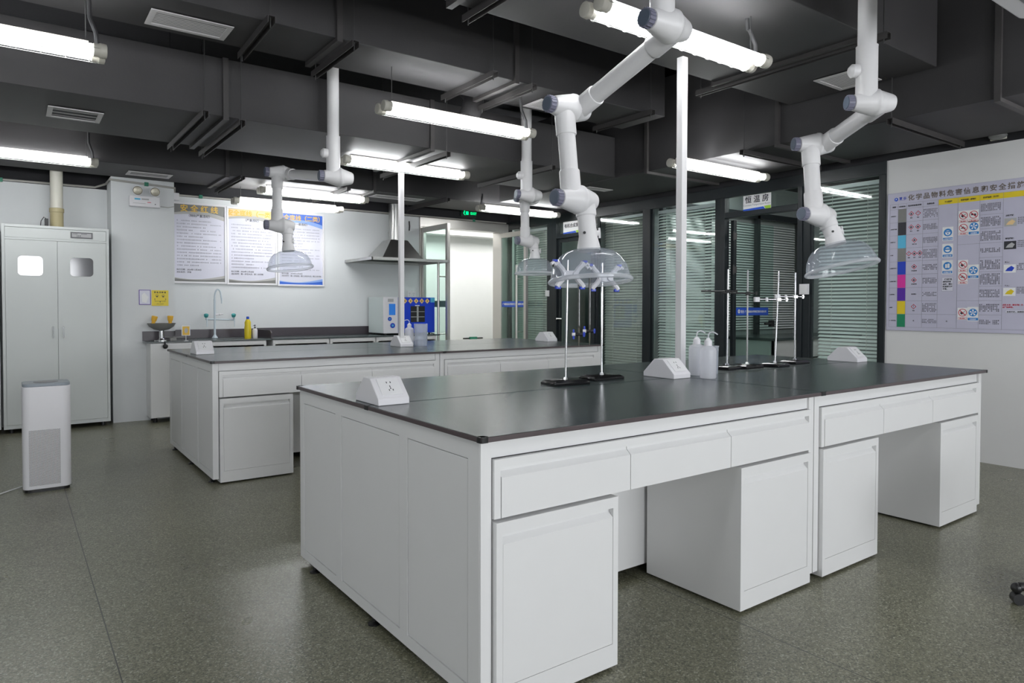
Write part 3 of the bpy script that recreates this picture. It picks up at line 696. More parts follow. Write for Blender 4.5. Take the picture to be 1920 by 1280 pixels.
# ---------------------------------------------------------------- extraction arms
def arm(label, P, hood, up, ax, r=.045, hr=.2, ztop=3.72, sleeve=.0):
    P = [Vector(p) for p in P]; ax = [Vector((math.cos(a), math.sin(a), 0)) for a in ax]; hood = Vector(hood); up = Vector(up).normalized()
    t = thing('extraction_arm', label, 'fume extraction arm', (P[0].x, P[0].y, P[0].z), 'jointed white fume extraction arms')
    s = .088
    MB().cyl((P[0].x, P[0].y, P[0].z + .05), (P[0].x, P[0].y, ztop), r).build('mount_pipe', M['pvc'], t)
    b = MB(); b.cyl((P[0].x, P[0].y, P[0].z + sleeve), (P[0].x, P[0].y, P[0].z + sleeve + .30), r + .008); b.cyl((P[0].x, P[0].y, P[0].z + sleeve + .30), (P[0].x, P[0].y, P[0].z + sleeve + .302), r + .009)
    b.build('pipe_sleeve', M['pvc'], t)
    b = MB(); b.lathe([(.036, 0), (.036, .035), (.02, .05)], (P[0].x - ax[0].x * r, P[0].y - ax[0].y * r, P[0].z + sleeve + .17), -ax[0], 16); b.build('damper_stub', M['pvc'], t)
    nxt = [P[1] + ax[1] * s, P[2], None]
    for i in range(3):
        c = P[i]; a = ax[i]
        j = MB(); j.lathe([(.036, -.075), (.042, -.072), (.056, -.02), (.066, .02), (.0695, .040), (.0725, .043), (.0725, .049)], c, a, 28)
        j.lathe([(.0725, .049), (.0725, .055), (.068, .058), (.060, .085), (.046, .135), (.040, .146), (.014, .150)], c, a, 28)
        jo = j.build('swivel_joint', M['pvc'], t, smooth=45)
        k = MB(); kr = .038
        k.mat(M['knob']); k.lathe([(kr, 0), (kr, .032)], c - a * .076, -a, 24)
        n1 = a.cross(Vector((0, 0, 1))).normalized()
        for q in range(16):
            g = 2 * PI * q / 16; v = (n1 * math.cos(g) + Vector((0, 0, 1)) * math.sin(g)) * (kr + .001)
            k.cyl(c - a * .078 + v, c - a * .106 + v, .0028, seg=6)
        k.mat(M['knobface']).lathe([(kr - .004, 0), (kr - .006, .003)], c - a * .108, -a, 24)
        k.build('friction_knob', None, jo)
    A, B = P[0] + ax[0] * s, P[1] + ax[1] * s
    for p, q in ((A, B), (P[1], P[2])):
        d = (q - p).normalized()
        b = MB(); b.cyl(p + d * .03, q - d * .03, r - .001); b.build('arm_pipe', M['pvc'], t)
        for o_, d_ in ((p + d * .02, d), (q - d * .02, -d)): MB().lathe([(r + .006, .0), (r + .006, .115), (r + .004, .12)], o_, d_, 24).build('pipe_coupling', M['pvc'], t)
    b = MB(); b.box(-.004, .004, -.03, .03, 0, .002)
    p = P[2] + ax[2] * s; neck = hood + up * .185; d = (neck - p).normalized()
    b = MB(); b.cyl(p, neck + (neck - p) * 0, r); b.lathe([(r + .006, .0), (r + .006, .075), (r + .003, .08)], p, d, 24); b.build('hood_pipe', M['pvc'], t)
    b = MB(); b.lathe([(r, .07), (r, .04), (r + .004, .02), (r + .012, -.018), (r + .012, -.035)], neck, up, 26)
    for q in range(5):
        b.lathe([(.004, 0), (.002, .012)], neck + up * (-.03) + ax[2] * 0, up, 6)
    b.build('hood_collar', M['pvc'], t)
    side = up.cross(Fv).normalized()
    b = MB(); b.cyl(neck + side * (r - .004) * -1 + up * .05, neck + side * (r + .012) * -1 + up * .05, .014, seg=14); b.cyl(neck + side * (r + .012) * -1 + up * .075, neck + side * (r + .012) * -1 + up * .025, .006, seg=8); b.build('damper_lever', M['pvc'], t)
    b = MB(); b.cyl(neck - Fv * (r - .003) + side * .022 + up * .05, neck - Fv * (r + .002) + side * .022 + up * .05, .007, seg=12); b.build('vent_hole', M['hole'], t)
    prof = [(r + .008, .150), (hr * .42, .1475), (hr * .56, .139), (hr * .69, .123), (hr * .80, .099), (hr * .885, .068), (hr * .935, .035), (hr * .955, .008)]
    sk = hr / .2
    b = MB(); b.lathe([(a_, z * sk) for a_, z in prof], hood, up, 48, cap=False); b.build('dome_hood', M['hood'], t, smooth=60)
    q = Vector((0, 0, 1)).rotation_difference(up)
    b = MB(); b.lathe([(hr * .945, .010), (hr * .97, .013), (hr, .009), (hr + .004, 0), (hr, -.008), (hr * .97, -.010), (hr * .945, -.006)], hood, up, 48, cap=False); b.build('hood_rim', M['hoodrim'], t, smooth=60)
    return t
Z = Vector((0, 0, 1)); FH = Vector((Fv.x, Fv.y, 0)).normalized(); RH = Vector((Rr.x, Rr.y, 0)).normalized()
arm('large white extraction arm nearest the camera, its clear hood over two retort stands', [(2.215, 1.975, 2.412), (2.205, 2.59, 2.205), (2.215, 2.545, 1.752)], (2.30, 2.50, 1.355),
    Z + FH * .09 - RH * .045, (0, 0, 0), .0445, .205)
arm('white extraction arm on the right, its tilted hood in front of window blinds', [(3.76, 1.90, 2.334), (4.035, 2.385, 2.238), (3.98, 2.32, 1.792)], (4.104, 2.211, 1.462),
    Z + FH * .17 - RH * .17, (-.62, -.55, -.20), .0475, .212)
arm('white extraction arm on the left with a bent elbow, hood in front of the posters', [(1.981, 5.0, 2.20), (1.938, 6.20, 2.409), (1.922, 6.166, 1.94)], (2.02, 6.11, 1.564),
    Z + FH * .06 - RH * .12, (-.1, -.05, -.1), .0435, .199)
arm('straight white extraction arm in the middle distance, hood in front of the steel door', [(3.81, 5.0, 2.24), (4.29, 5.66, 2.33), (4.305, 5.667, 1.90)], (4.41, 5.64, 1.565),
    Z + FH * .03, (-.15, -.15, -.15), .046, .208)

# ---------------------------------------------------------------- retort stands, burettes, clamps
def rotz(T, a): return T @ Matrix.Rotation(a, 4, 'Z')
def stand(x, y, ang, tilt, label, h=.605, w0=.105):
    t = thing('retort_stand', label, 'retort stand', (x, y, .851), 'black based retort stands')
    T = rotz(Matrix.Translation((x, y, .851)), ang)
    b = MB(T); d0 = .062
    lo = [(-w0, -d0), (w0, -d0), (w0, d0), (-w0, d0)]; hi = [(-w0 + .018, -d0 + .014), (w0 - .018, -d0 + .014), (w0 - .018, d0 - .014), (-w0 + .018, d0 - .014)]
    vs = [(a, c, .0) for a, c in lo] + [(a, c, .012) for a, c in lo] + [(a, c, .022) for a, c in hi]
    b.add(vs, [(0, 3, 2, 1), (0, 1, 5, 4), (1, 2, 6, 5), (2, 3, 7, 6), (3, 0, 4, 7), (4, 5, 9, 8), (5, 6, 10, 9), (6, 7, 11, 10), (7, 4, 8, 11), (8, 9, 10, 11)])
    b.build('stand_base', M['gloss_black'], t, bevel=.002)
    b = MB(T); top = Vector((tilt[0], tilt[1], h)); b.cyl((0, 0, .02), top, .0052, seg=12); ro = b.build('stand_rod', M['chrome'], t)
    b = MB(T); b.cyl((0, 0, .021), (0, 0, .034), .012, .009, seg=6); b.build('rod_nut', M['chrome'], ro)
    return T
R1 = Vector((.81, -.59, 0))
stand(2.194, 2.561, -.10, (.012, 0), 'retort stand with black base at far left, a butterfly clamp under the big hood')
stand(2.50, 2.628, .0, (0, 0), 'retort stand just right of the leftmost one, rod rising into the big hood')
stand(3.524, 2.607, .10, (.005, 0), 'leftmost retort stand of the four beside the wash bottles, black clamp', w0=.083)
stand(3.70, 2.590, -.05, (0, 0), 'second retort stand from the wash bottles, black clamp', w0=.083)
stand(3.934, 2.548, .15, (.045, 0), 'leaning retort stand, third from the wash bottles, chrome clamp', w0=.083)
stand(4.24, 2.600, .0, (.0, 0), 'retort stand furthest right, chrome clamp', w0=.083)
def rod_clamp(x, y, z, dx, dy, m, label, tip=None):
    t = thing('rod_clamp', label, 'clamp', (x, y, z - .012), 'clamps on the retort stands')
    d = Vector((dx, dy, 0)); ln = d.length; d.normalize(); n = Vector((-d.y, d.x, 0))
    c = Vector((x, y, z))
    b = MB(frame(c, d, n, (0, 0, 1))); b.box(-.014, .014, -.012, .012, -.011, .011); b.cyl((-.014, 0, 0), (-.045, 0, 0), .005, seg=8); b.build('boss_head', m, t, bevel=.002)
    b = MB(frame(c, d, n, (0, 0, 1))); b.box(-.056, -.046, -.012, .012, -.004, .004); b.box(-.056, -.046, -.004, .004, -.012, .012); b.build('thumb_screw', m, t)
    b = MB(frame(c, d, n, (0, 0, 1))); b.cyl((.012, 0, 0), (ln, 0, .002), .0048, seg=10); b.build('clamp_arm', m, t)
    if tip:
        b = MB(frame(c, d, n, (0, 0, 1))); b.box(ln - .012, ln + .02, -.014, .014, -.016, .016); b.cyl((ln * .55, 0, -.014), (ln * .55, 0, .014), .009, seg=8); b.build('clamp_jaw', tip, t, bevel=.003)
rod_clamp(3.525, 2.607, 1.322, -.10, .12, M['black'], 'black clamp on the first retort stand right of the wash bottles')
rod_clamp(3.705, 2.590, 1.312, -.10, .12, M['black'], 'black clamp on the second retort stand right of the wash bottles')
rod_clamp(3.968, 2.548, 1.275, -.11, .08, M['chrome'], 'chrome clamp with white jaw on the leaning retort stand', M['plastic'])
rod_clamp(4.24, 2.600, 1.296, -.09, .07, M['chrome'], 'chrome clamp with white jaw on the rightmost retort stand', M['plastic'])
def butterfly(x, y, z, label, ang):
    t = thing('burette_clamp', label, 'burette clamp', (x, y, z - .05), 'white butterfly burette clamps')
    T = rotz(Matrix.Translation((x, y, z)), ang) @ Matrix(((1, 0, 0, 0), (0, 0, -1, 0), (0, 1, 0, 0), (0, 0, 0, 1))) @ Matrix.Scale(1.15, 4)   # local xy upright
    b = MB(T); b.box(-.032, .032, -.017, .017, -.006, .014)
    for s in (-1, 1):
        b.cyl((s * .024, 0, .006), (s * .024, 0, .022), .014, seg=14)
    b.build('clamp_body', M['plastic'], t, bevel=.002)
    for s in (-1, 1):
        for u_ in (-1, 1):
            p = [(s * .024, 0, .01), (s * .040, u_ * .024, .012), (s * .058, u_ * .040, .012), (s * .066, u_ * .052, .012)]
            MB(T).tube(p, .0115, 8).build('spring_arm', M['plastic'], t)
        p = [(s * .060, .050, .012), (s * .075, .040, .012), (s * .082, .050, .012), (s * .094, .042, .012)]
        MB(T).tube(p, .0075, 6).build('burette_grip', M['plastic'], t)
        MB(T).box(s * .060 - .012, s * .060 + .012, -.062, -.050, .004, .018).build('grip_pad', M['blue'], t, bevel=.002)
        MB(T).box(s * .074 - .010, s * .074 + .010, .052, .062, .004, .018).build('grip_pad', M['blue'], t, bevel=.002)
butterfly(2.205, 2.552, 1.385, 'white butterfly burette clamp with blue pads, on the leftmost retort stand', -.15)
butterfly(2.50, 2.616, 1.378, 'white butterfly burette clamp on the second retort stand, right part of the hood', -.25)
def burette(x, y, ztop, zcock, ztip, label):
    t = thing('burette', label, 'burette', (x, y, ztip), 'glass burettes under the big hood')
    MB().lathe([(.0068, 0), (.0068, ztop - zcock - .03)], (x, y, zcock + .03), seg=12, cap=False).build('glass_tube', M['bur'], t)
    MB().lathe([(.0012, 0), (.002, .02), (.0042, .03), (.0042, zcock - ztip)], (x, y, ztip), seg=10).build('burette_tip', M['smoke'], t)
    MB().lathe([(.0042, 0), (.0042, .028), (.0068, .035)], (x, y, zcock), seg=10).build('lower_tube', M['smoke'], t)
    d = Vector((.80, -.60, 0)); c = Vector((x, y, zcock))
    k = MB().cyl(c - d * .018, c + d * .018, .0085, seg=14).build('stopcock', M['black'], t)
    MB().cyl(c - d * .034, c - d * .018, .0085, .009, seg=12).build('stopcock_nut', M['plastic'], k)
    b = MB(); b.box(-.003, .003, -.004, .004, -.022, .022); b = MB(frame(c - d * .026, d, (.6, .8, 0), (0, 0, 1))); b.box(-.004, .004, -.003, .003, -.024, .024)
    e_ = MB(frame(c - d * .026, d, (.6, .8, 0), (0, 0, 1))); e_.box(.047, .055, -.003, .003, -.012, .012); e_.cyl((.042, 0, 0), (.056, 0, 0), .005, seg=10); e_.build('stopcock_key', M['blue'], k)
    b.build('stopcock_handle', M['blue'], k)
M['bur'] = glassy('burette_glass', (.42, .42, .40), .12, .02)
M['smoke'] = pbr('smoky_glass', (.16, .15, .12), .15)
burette(2.262, 2.540, 1.39, 1.093, 1.03, 'burette in the left grip of the butterfly clamps, lower blue stopcock')
burette(2.388, 2.600, 1.39, 1.105, 1.03, 'burette on the right of its twin, higher blue stopcock')

# wash bottles and beakers
def wash_bottle(x, y, label, s=1., ang=-.5):
    t = thing('wash_bottle', label, 'wash bottle', (x, y, .851), 'squeeze wash bottles')
    b = MB(); r = .043 * s
    b.lathe([(r * .94, 0), (r, .006), (r, .145 * s), (r * .93, .160 * s), (r * .6, .170 * s), (.017, .173 * s)], (x, y, .851), seg=28); b.build('bottle_body', M['ldpe'], t, smooth=50)
    MB().lathe([(.020, 0), (.020, .026), (.015, .030), (.008, .040)], (x, y, .851 + .172 * s), seg=18).build('bottle_cap', M['plastic'], t)
    dx, dy = math.cos(ang), math.sin(ang); z = .851 + .205 * s
    p = [(x, y, z), (x, y, z + .022), (x + dx * .006, y + dy * .006, z + .034), (x + dx * .020, y + dy * .020, z + .040), (x + dx * .036, y + dy * .036, z + .036), (x + dx * .052, y + dy * .052, z + .026)]
    MB().tube(p, .0035, 8).build('spout_tube', M['ldpe'], t, smooth=60)
def beaker(x, y, r, h, label):
    t = thing('plastic_beaker', label, 'beaker', (x, y, .851), 'clear plastic beakers')
    MB().lathe([(.001, .003), (r * .92, .003), (r * 1.0, h), (r * 1.04, h + .002), (r * 1.04, h), (r * .98, h - .01), (r * .95, 0), (.001, 0)], (x, y, .851), seg=32, cap=False).build('beaker_wall', M['beaker'], t, smooth=50)
wash_bottle(2.995, 2.335, 'front wash bottle nearest the camera beside the tall post')
wash_bottle(2.955, 2.455, 'wash bottle half hidden between the tall post and the front bottle', ang=-.3) if False else wash_bottle(3.075, 2.475, 'wash bottle tucked between the tall post and the front wash bottle', ang=-.4)
beaker(3.20, 2.50, .062, .155, 'clear plastic beaker standing behind the two wash bottles')
wash_bottle(3.09, 5.90, 'wash bottle beside the rear island post', ang=2.6)
beaker(3.155, 5.79, .064, .205, 'tall clear plastic beaker beside the rear wash bottle')

# ---------------------------------------------------------------- back counter, sink wall
CY = 7.95
t = thing('wall_counter', 'dark worktop with upstand along the back wall, sink end on the left', 'worktop', (2.9, 8.27, .835))
b = MB(); b.box(1.14, 2.415, CY, 8.238, .835, .85); b.box(1.462, 1.60, 8.238, YB - .002, .835, .85)
b.box(1.60, 1.70, 8.238, YB - .002, .835, .85)
b.box(1.70, 2.30, 8.40, YB - .002, .835, .85); b.box(2.30, 2.415, 8.238, YB - .002, .835, .85); b.box(2.419, 4.62, CY, YB - .002, .835, .85)
b.build('counter_slab', M['top'], t, bevel=.002)
b = MB(); b.box(1.14, 1.46, 8.226, 8.239, .85, .95); b.box(1.462, 2.41, YB - .014, YB - .001, .85, .95); b.build('upstand', M['backsplash'], t, bevel=.001)
b = MB(); b.box(2.43, 4.62, YB - .014, YB - .001, .85, .955); b.build('upstand', M['backsplash'], t, bevel=.001)
b = MB(); b.prism([(CY + .02, .85), (CY + .02, .915), (CY + .06, .945), (YB - .015, .945), (YB - .015, .85)], 2.411, 2.424, 'x'); b.build('splash_side', M['backsplash'], t, smooth=0)
sk = MB(); sk.box(1.70, 2.30, 8.238, 8.25, .62, .835); sk.box(1.70, 2.30, 8.39, 8.40, .62, .835); sk.box(1.70, 1.71, 8.25, 8.39, .62, .835); sk.box(2.29, 2.30, 8.25, 8.39, .62, .835); sk.box(1.71, 2.29, 8.25, 8.39, .62, .63)
sk.build('sink_basin', M['black'], t)
def counter_cab(x0, x1, label, panel=True):
    t = thing('counter_cabinet', label, 'cabinet', ((x0 + x1) / 2, 8.2, 0), 'white cabinets under the wall counter')
    yb = 8.235 if x0 < 1.5 else 8.585; f = CY + .015
    b = MB(); b.box(x0, x1, f + .018, yb, .05, .833) if x0 > 1.5 else b.box(x0, x1, f + .018, 8.235, .05, .833); b.build('cabinet_body', M['steel_white'], t)
    if panel:
        b = MB(); b.box(x0 + .004, x1 - .004, f + .002, f + .018, .66, .828); b.build('rail_panel', M['steel_white'], t, bevel=.001)
        b = MB(); b.prism([(f + .001, .678), (f + .001, .785), (f - .003, .797), (f - .003, .812), (f + .001, .812)], x0 + .03, x1 - .03, 'x'); b.build('false_drawer', M['steel_white'], t, smooth=0)
        for a, c in ((x0 + .004, (x0 + x1) / 2 - .0015), ((x0 + x1) / 2 + .0015, x1 - .004)): MB().box(a, c, f, f + .018, .055, .655).build('cabinet_door', M['steel_white'], t, bevel=.001)
    else: MB().box(x0 + .002, x1 - .002, f, f + .018, .055, .83).build('front_panel', M['steel_white'], t, bevel=.001)
    for xx in (x0 + .05, x1 - .05):
        for yy in (f + .07, yb - .05): MB().cyl((xx, yy, 0), (xx, yy, .05), .02, seg=10).build('cabinet_foot', M['black'], t)
counter_cab(1.175, 1.60, 'plain white counter cabinet under the eye wash basin', False)
counter_cab(1.605, 2.36, 'white cabinet under the sink and bent tap')
counter_cab(2.43, 3.10, 'white counter cabinet right of the splash guard')
counter_cab(3.11, 3.70, 'white counter cabinet in the middle of the wall counter')
counter_cab(3.71, 4.58, 'white counter cabinet under the blue oven')
# eye wash
t = thing('eye_wash', 'dark eye wash bowl with two yellow cups on the counter end', 'eye wash', (1.30, 8.08, .85))
MB().lathe([(.075, 0), (.075, .01), (.03, .022), (.024, .03), (.024, .11), (.034, .118)], (1.30, 8.08, .85), seg=24).build('pedestal', M['chrome'], t)
MB().lathe([(.035, .115), (.075, .125), (.118, .155), (.135, .185), (.138, .190), (.132, .186), (.11, .160), (.06, .135), (.004, .132)], (1.30, 8.08, .85), seg=32, cap=False).build('bowl', M['stain2'] if 'stain2' in M else M['grey1'], t, smooth=60)
for s in (-1, 1):
    MB().lathe([(.016, 0), (.018, .03), (.026, .045), (.030, .085), (.024, .09)], (1.30 + s * .082, 8.08, 1.028), (s * -.22 if s < 0 else .05, 0, 1), 18).build('eye_cup', M['yellow2'] if 'yellow2' in M else M['orange'], t)
b = MB(); b.box(1.40, 1.52, 8.02, 8.05, .885, .893); b.cyl((1.33, 8.08, .89), (1.42, 8.04, .889), .006); b.box(1.37, 1.43, 8.0, 8.06, .852, .885); b.build('push_lever', M['grey1'], t, bevel=.002)
t = thing('drain_knob', 'round black knob hanging below the counter edge under the eye wash', 'knob', (1.31, 7.93, .79))
b = MB(); b.ball((1.31, 7.928, .80), .026, 16); b.cyl((1.31, 7.928, .82), (1.31, 7.955, .842), .008, seg=8); b.build('knob_ball', M['black'], t)
# small card standing by the eye wash
t = thing('care_card', 'small white framed card with a yellow print standing by the eye wash', 'card', (1.52, 7.99, .85))
MB().box(1.477, 1.562, 7.985, 7.993, .905, 1.015).build('card_board', M['white'], t, bevel=.002)
b = MB(BW(1.485, 7.9845, .912)); b.mat(M['gold']).box(0, .069, .0, .092, 0, .0006); b.mat(M['grey2']).prism([(.02, .03), (.035, .02), (.05, .03), (.055, .06), (.035, .08), (.02, .06)], .0007, .001); b.build('card_print', None, t)
b = MB(); b.box(1.50, 1.54, 7.97, 8.01, .85, .853); b.cyl((1.52, 7.99, .852), (1.52, 7.99, .906), .003, seg=8); b.build('card_foot', M['white'], t)
# lab tap
t = thing('lab_tap', 'pale blue gooseneck laboratory tap with two side valves at the sink', 'tap', (1.915, 8.45, .85))
X, Y_ = 1.915, 8.45
b = MB(); b.lathe([(.032, 0), (.032, .008), (.016, .03), (.013, .04)], (X, Y_, .85), seg=20); b.cyl((X, Y_, .88), (X, Y_, 1.30), .0115)
b.tube([(X, Y_, 1.28)] + [(X + .034 - .034 * math.cos(a), Y_ - .03 * math.sin(a) * .6, 1.33 + .085 * math.sin(a)) for a in [i * PI / 10 for i in range(10)]] + [(X + .07, Y_ - .02, 1.31), (X + .072, Y_ - .02, 1.29)], .009, 10); b.cyl((X + .072, Y_ - .02, 1.25), (X + .072, Y_ - .02, 1.30), .005, .008, seg=10)
b.build('gooseneck', M['faucet'], t)
b = MB(); b.cyl((X - .10, Y_, 1.07), (X + .21, Y_, 1.06), .0095)
for x in (X - .095, X + .205): b.cyl((x, Y_, 1.09), (x, Y_ - .05, 1.07), .008); b.cyl((x, Y_ - .05, 1.07), (x, Y_ - .055, .98), .0065, .004)
b.build('cross_arm', M['faucet'], t)
for x in (X - .095, X + .205): MB().lathe([(.014, 0), (.022, .012), (.026, .035), (.020, .042)], (x, Y_ - .005, 1.09), (0, -.45, 1), 14).build('valve_handle', M['teal'], t)
b = MB(); b.ball((X + .055, Y_ - .01, 1.125), .014, 12); b.cyl((X, Y_, 1.12), (X + .09, Y_ - .01, 1.128), .009); b.build('valve_lever', M['plastic'], t)
# bottles
t = thing('detergent_bottle', 'yellow detergent bottle with blue cap beside the sink', 'bottle', (2.20, 8.14, .85))
MB().lathe([(.034, 0), (.037, .008), (.037, .12), (.033, .15), (.035, .185), (.022, .215), (.013, .225)], (2.20, 8.14, .85), seg=24).build('bottle_body', M['yellow'], t, smooth=50)
MB().lathe([(.016, 0), (.016, .026), (.012, .03)], (2.20, 8.14, 1.072), seg=16).build('bottle_cap', M['sblue'], t)
b = MB(); b.lathe([(.0375, .05), (.0375, .11)], (2.20, 8.14, .85), seg=24, cap=False); b.build('bottle_label', M['yellow'], t)
t = thing('soap_bottle', 'small white pump soap bottle with dark pump beside the yellow bottle', 'bottle', (2.285, 8.16, .85))
MB().lathe([(.026, 0), (.028, .006), (.028, .09), (.024, .105), (.010, .115)], (2.285, 8.16, .85), seg=22).build('bottle_body', M['plastic'], t, smooth=50)
b = MB(); b.lathe([(.011, 0), (.011, .012), (.004, .015), (.004, .035), (.009, .036), (.009, .042)], (2.285, 8.16, .963), seg=12); b.cyl((2.285, 8.16, 1.0), (2.262, 8.14, .996), .003, seg=8); b.build('pump_head', M['ink'], t)
# oven
t = thing('drying_oven', 'white and blue drying oven with small window and warning diamonds on the wall counter', 'oven', (4.2, 8.3, .85))
OX0, OX1, OY, OZ0, OZ1 = 3.86, 4.60, 8.07, .872, 1.338
MB().rbox(OX0, OX1, OY + .02, 8.53, OZ0, OZ1, .01).build('oven_body', pbr('pale_oven_enamel', (.60, .67, .66), .4), t, bevel=.003)
MB().box(OX0, 4.065, OY, OY + .02, OZ0, OZ1).build('control_panel', M['plastic'], t, bevel=.002)
MB().box(4.07, OX1, OY - .012, OY + .02, OZ0, OZ1).build('oven_door', pbr('vivid_blue_enamel', (.0, .045, .60), .35), t, bevel=.004)
T = BW(OX0, OY - .0005, OZ0)
MB(T).box(.075, .165, .235, .38, 0, .002).build('touch_screen', M['screen'], t)
b = MB(T); b.mat(M['grey2']).box(.06, .14, .405, .445, 0, .0006); b.mat(M['white']).text('OVEN', .066, .418, .02, .001) if False else None; b.build('rating_label', None, t)
for x, z, r in ((.085, .185, .026), (.125, .10, .033)):
    b = MB(T); b.mat(M['blue']).lathe([(r, 0), (r, .006)], (x, z, 0), seg=24); b.mat(M['cyan']).lathe([(r * .45, .006), (r * .3, .010)], (x, z, 0), seg=14); b.build('control_dial', None, t)
T = BW(4.07, OY - .0125, OZ0)
b = MB(T); b.mat(M['gap']).box(.17, .38, .14, .35, -.001, .001); b.mat(M['stain']).box(.175, .375, .205, .213, .001, .003).box(.175, .375, .275, .281, .001, .003).box(.26, .285, .145, .345, .001, .0025); b.build('viewing_window', None, t)
b = MB(T)
for k in range(5):
    x, z = .085 + k * .083, .418; b.mat(M['gold']).prism([(x - .036, z), (x, z - .036), (x + .036, z), (x, z + .036)], 0, .0008); b.mat(M['white']).prism([(x - .026, z), (x, z - .026), (x + .026, z), (x, z + .026)], .0009, .0012)
    b.mat(M['gold']).prism([(x - .022, z), (x, z - .022), (x + .022, z), (x, z + .022)], .0013, .0016); b.mat(M['ink']).prism([(x - .008, z - .008), (x + .008, z - .008), (x, z + .01)], .0017, .002)
b.mat(M['lime']).box(.0, .045, .395, .455, 0, .001); b.mat(M['cyan']).box(.465, .53, .40, .46, 0, .001); b.mat(M['white']).box(.235, .30, .352, .364, 0, .001)
b.build('warning_stickers', None, t)
for x in (OX0 + .05, OX1 - .05):
    for y in (8.12, 8.48): MB().cyl((x, y, .85), (x, y, .873), .015, seg=10).build('oven_foot', M['black'], t)
tag(recenter(MB().tube([(4.60, 8.35, .90), (4.613, 8.2, .87), (4.606, 8.15, .856), (4.59, 8.05, .855), (4.55, 8.0, .855)], .006, 8).build('power_cable', M['black'])), 'black power cable lying beside the blue oven', 'cable')
# stainless canopy hood
t = thing('canopy_hood', 'stainless steel canopy hood with pipe on the white back wall', 'range hood', (4.1, 8.2, 1.79))
b = MB(); hx0, hx1, hy0, hz = 3.56, 4.655, 7.76, 1.79
b.box(hx0, hx1, hy0, hy0 + .012, hz, hz + .035); b.box(hx0, hx0 + .012, hy0, YB - .002, hz, hz + .035); b.box(hx1 - .012, hx1, hy0, YB - .002, hz, hz + .035); b.box(hx0, hx1, YB - .014, YB - .002, hz, hz + .035)
lo = [(hx0, hy0), (hx1, hy0), (hx1, YB - .002), (hx0, YB - .002)]; m1 = [(3.84, 8.05), (4.42, 8.05), (4.42, 8.56), (3.84, 8.56)]; m2 = [(4.02, 8.18), (4.26, 8.18), (4.26, 8.42), (4.02, 8.42)]
vs = [(x, y, hz + .035) for x, y in lo] + [(x, y, hz + .055) for x, y in m1] + [(x, y, hz + .30) for x, y in m2]
b.add(vs, [(0, 1, 5, 4), (1, 2, 6, 5), (2, 3, 7, 6), (3, 0, 4, 7), (4, 5, 9, 8), (5, 6, 10, 9), (6, 7, 11, 10), (7, 4, 8, 11), (8, 9, 10, 11)])
b.build('canopy', M['stain'], t, smooth=0)
b = MB(); b.cyl((4.14, 8.30, hz + .29), (4.14, 8.30, 2.565), .085, seg=28); b.lathe([(.09, 0), (.09, .02)], (4.14, 8.30, 2.18), seg=28); b.build('exhaust_pipe', M['stain'], t)
b = MB(); b.cyl((4.235, 8.30, 2.20), (4.265, 8.30, 2.20), .008, seg=8); b.build('pipe_bolt', M['stain'], t)
tag(recenter(MB().tube([(4.50, YB - .012, 2.40), (4.505, YB - .014, 2.33), (4.50, YB - .012, 2.27)], .008, 8).build('cable_loop', M['black'])), 'short black cable hanging on the white wall right of the hood pipe', 'cable')

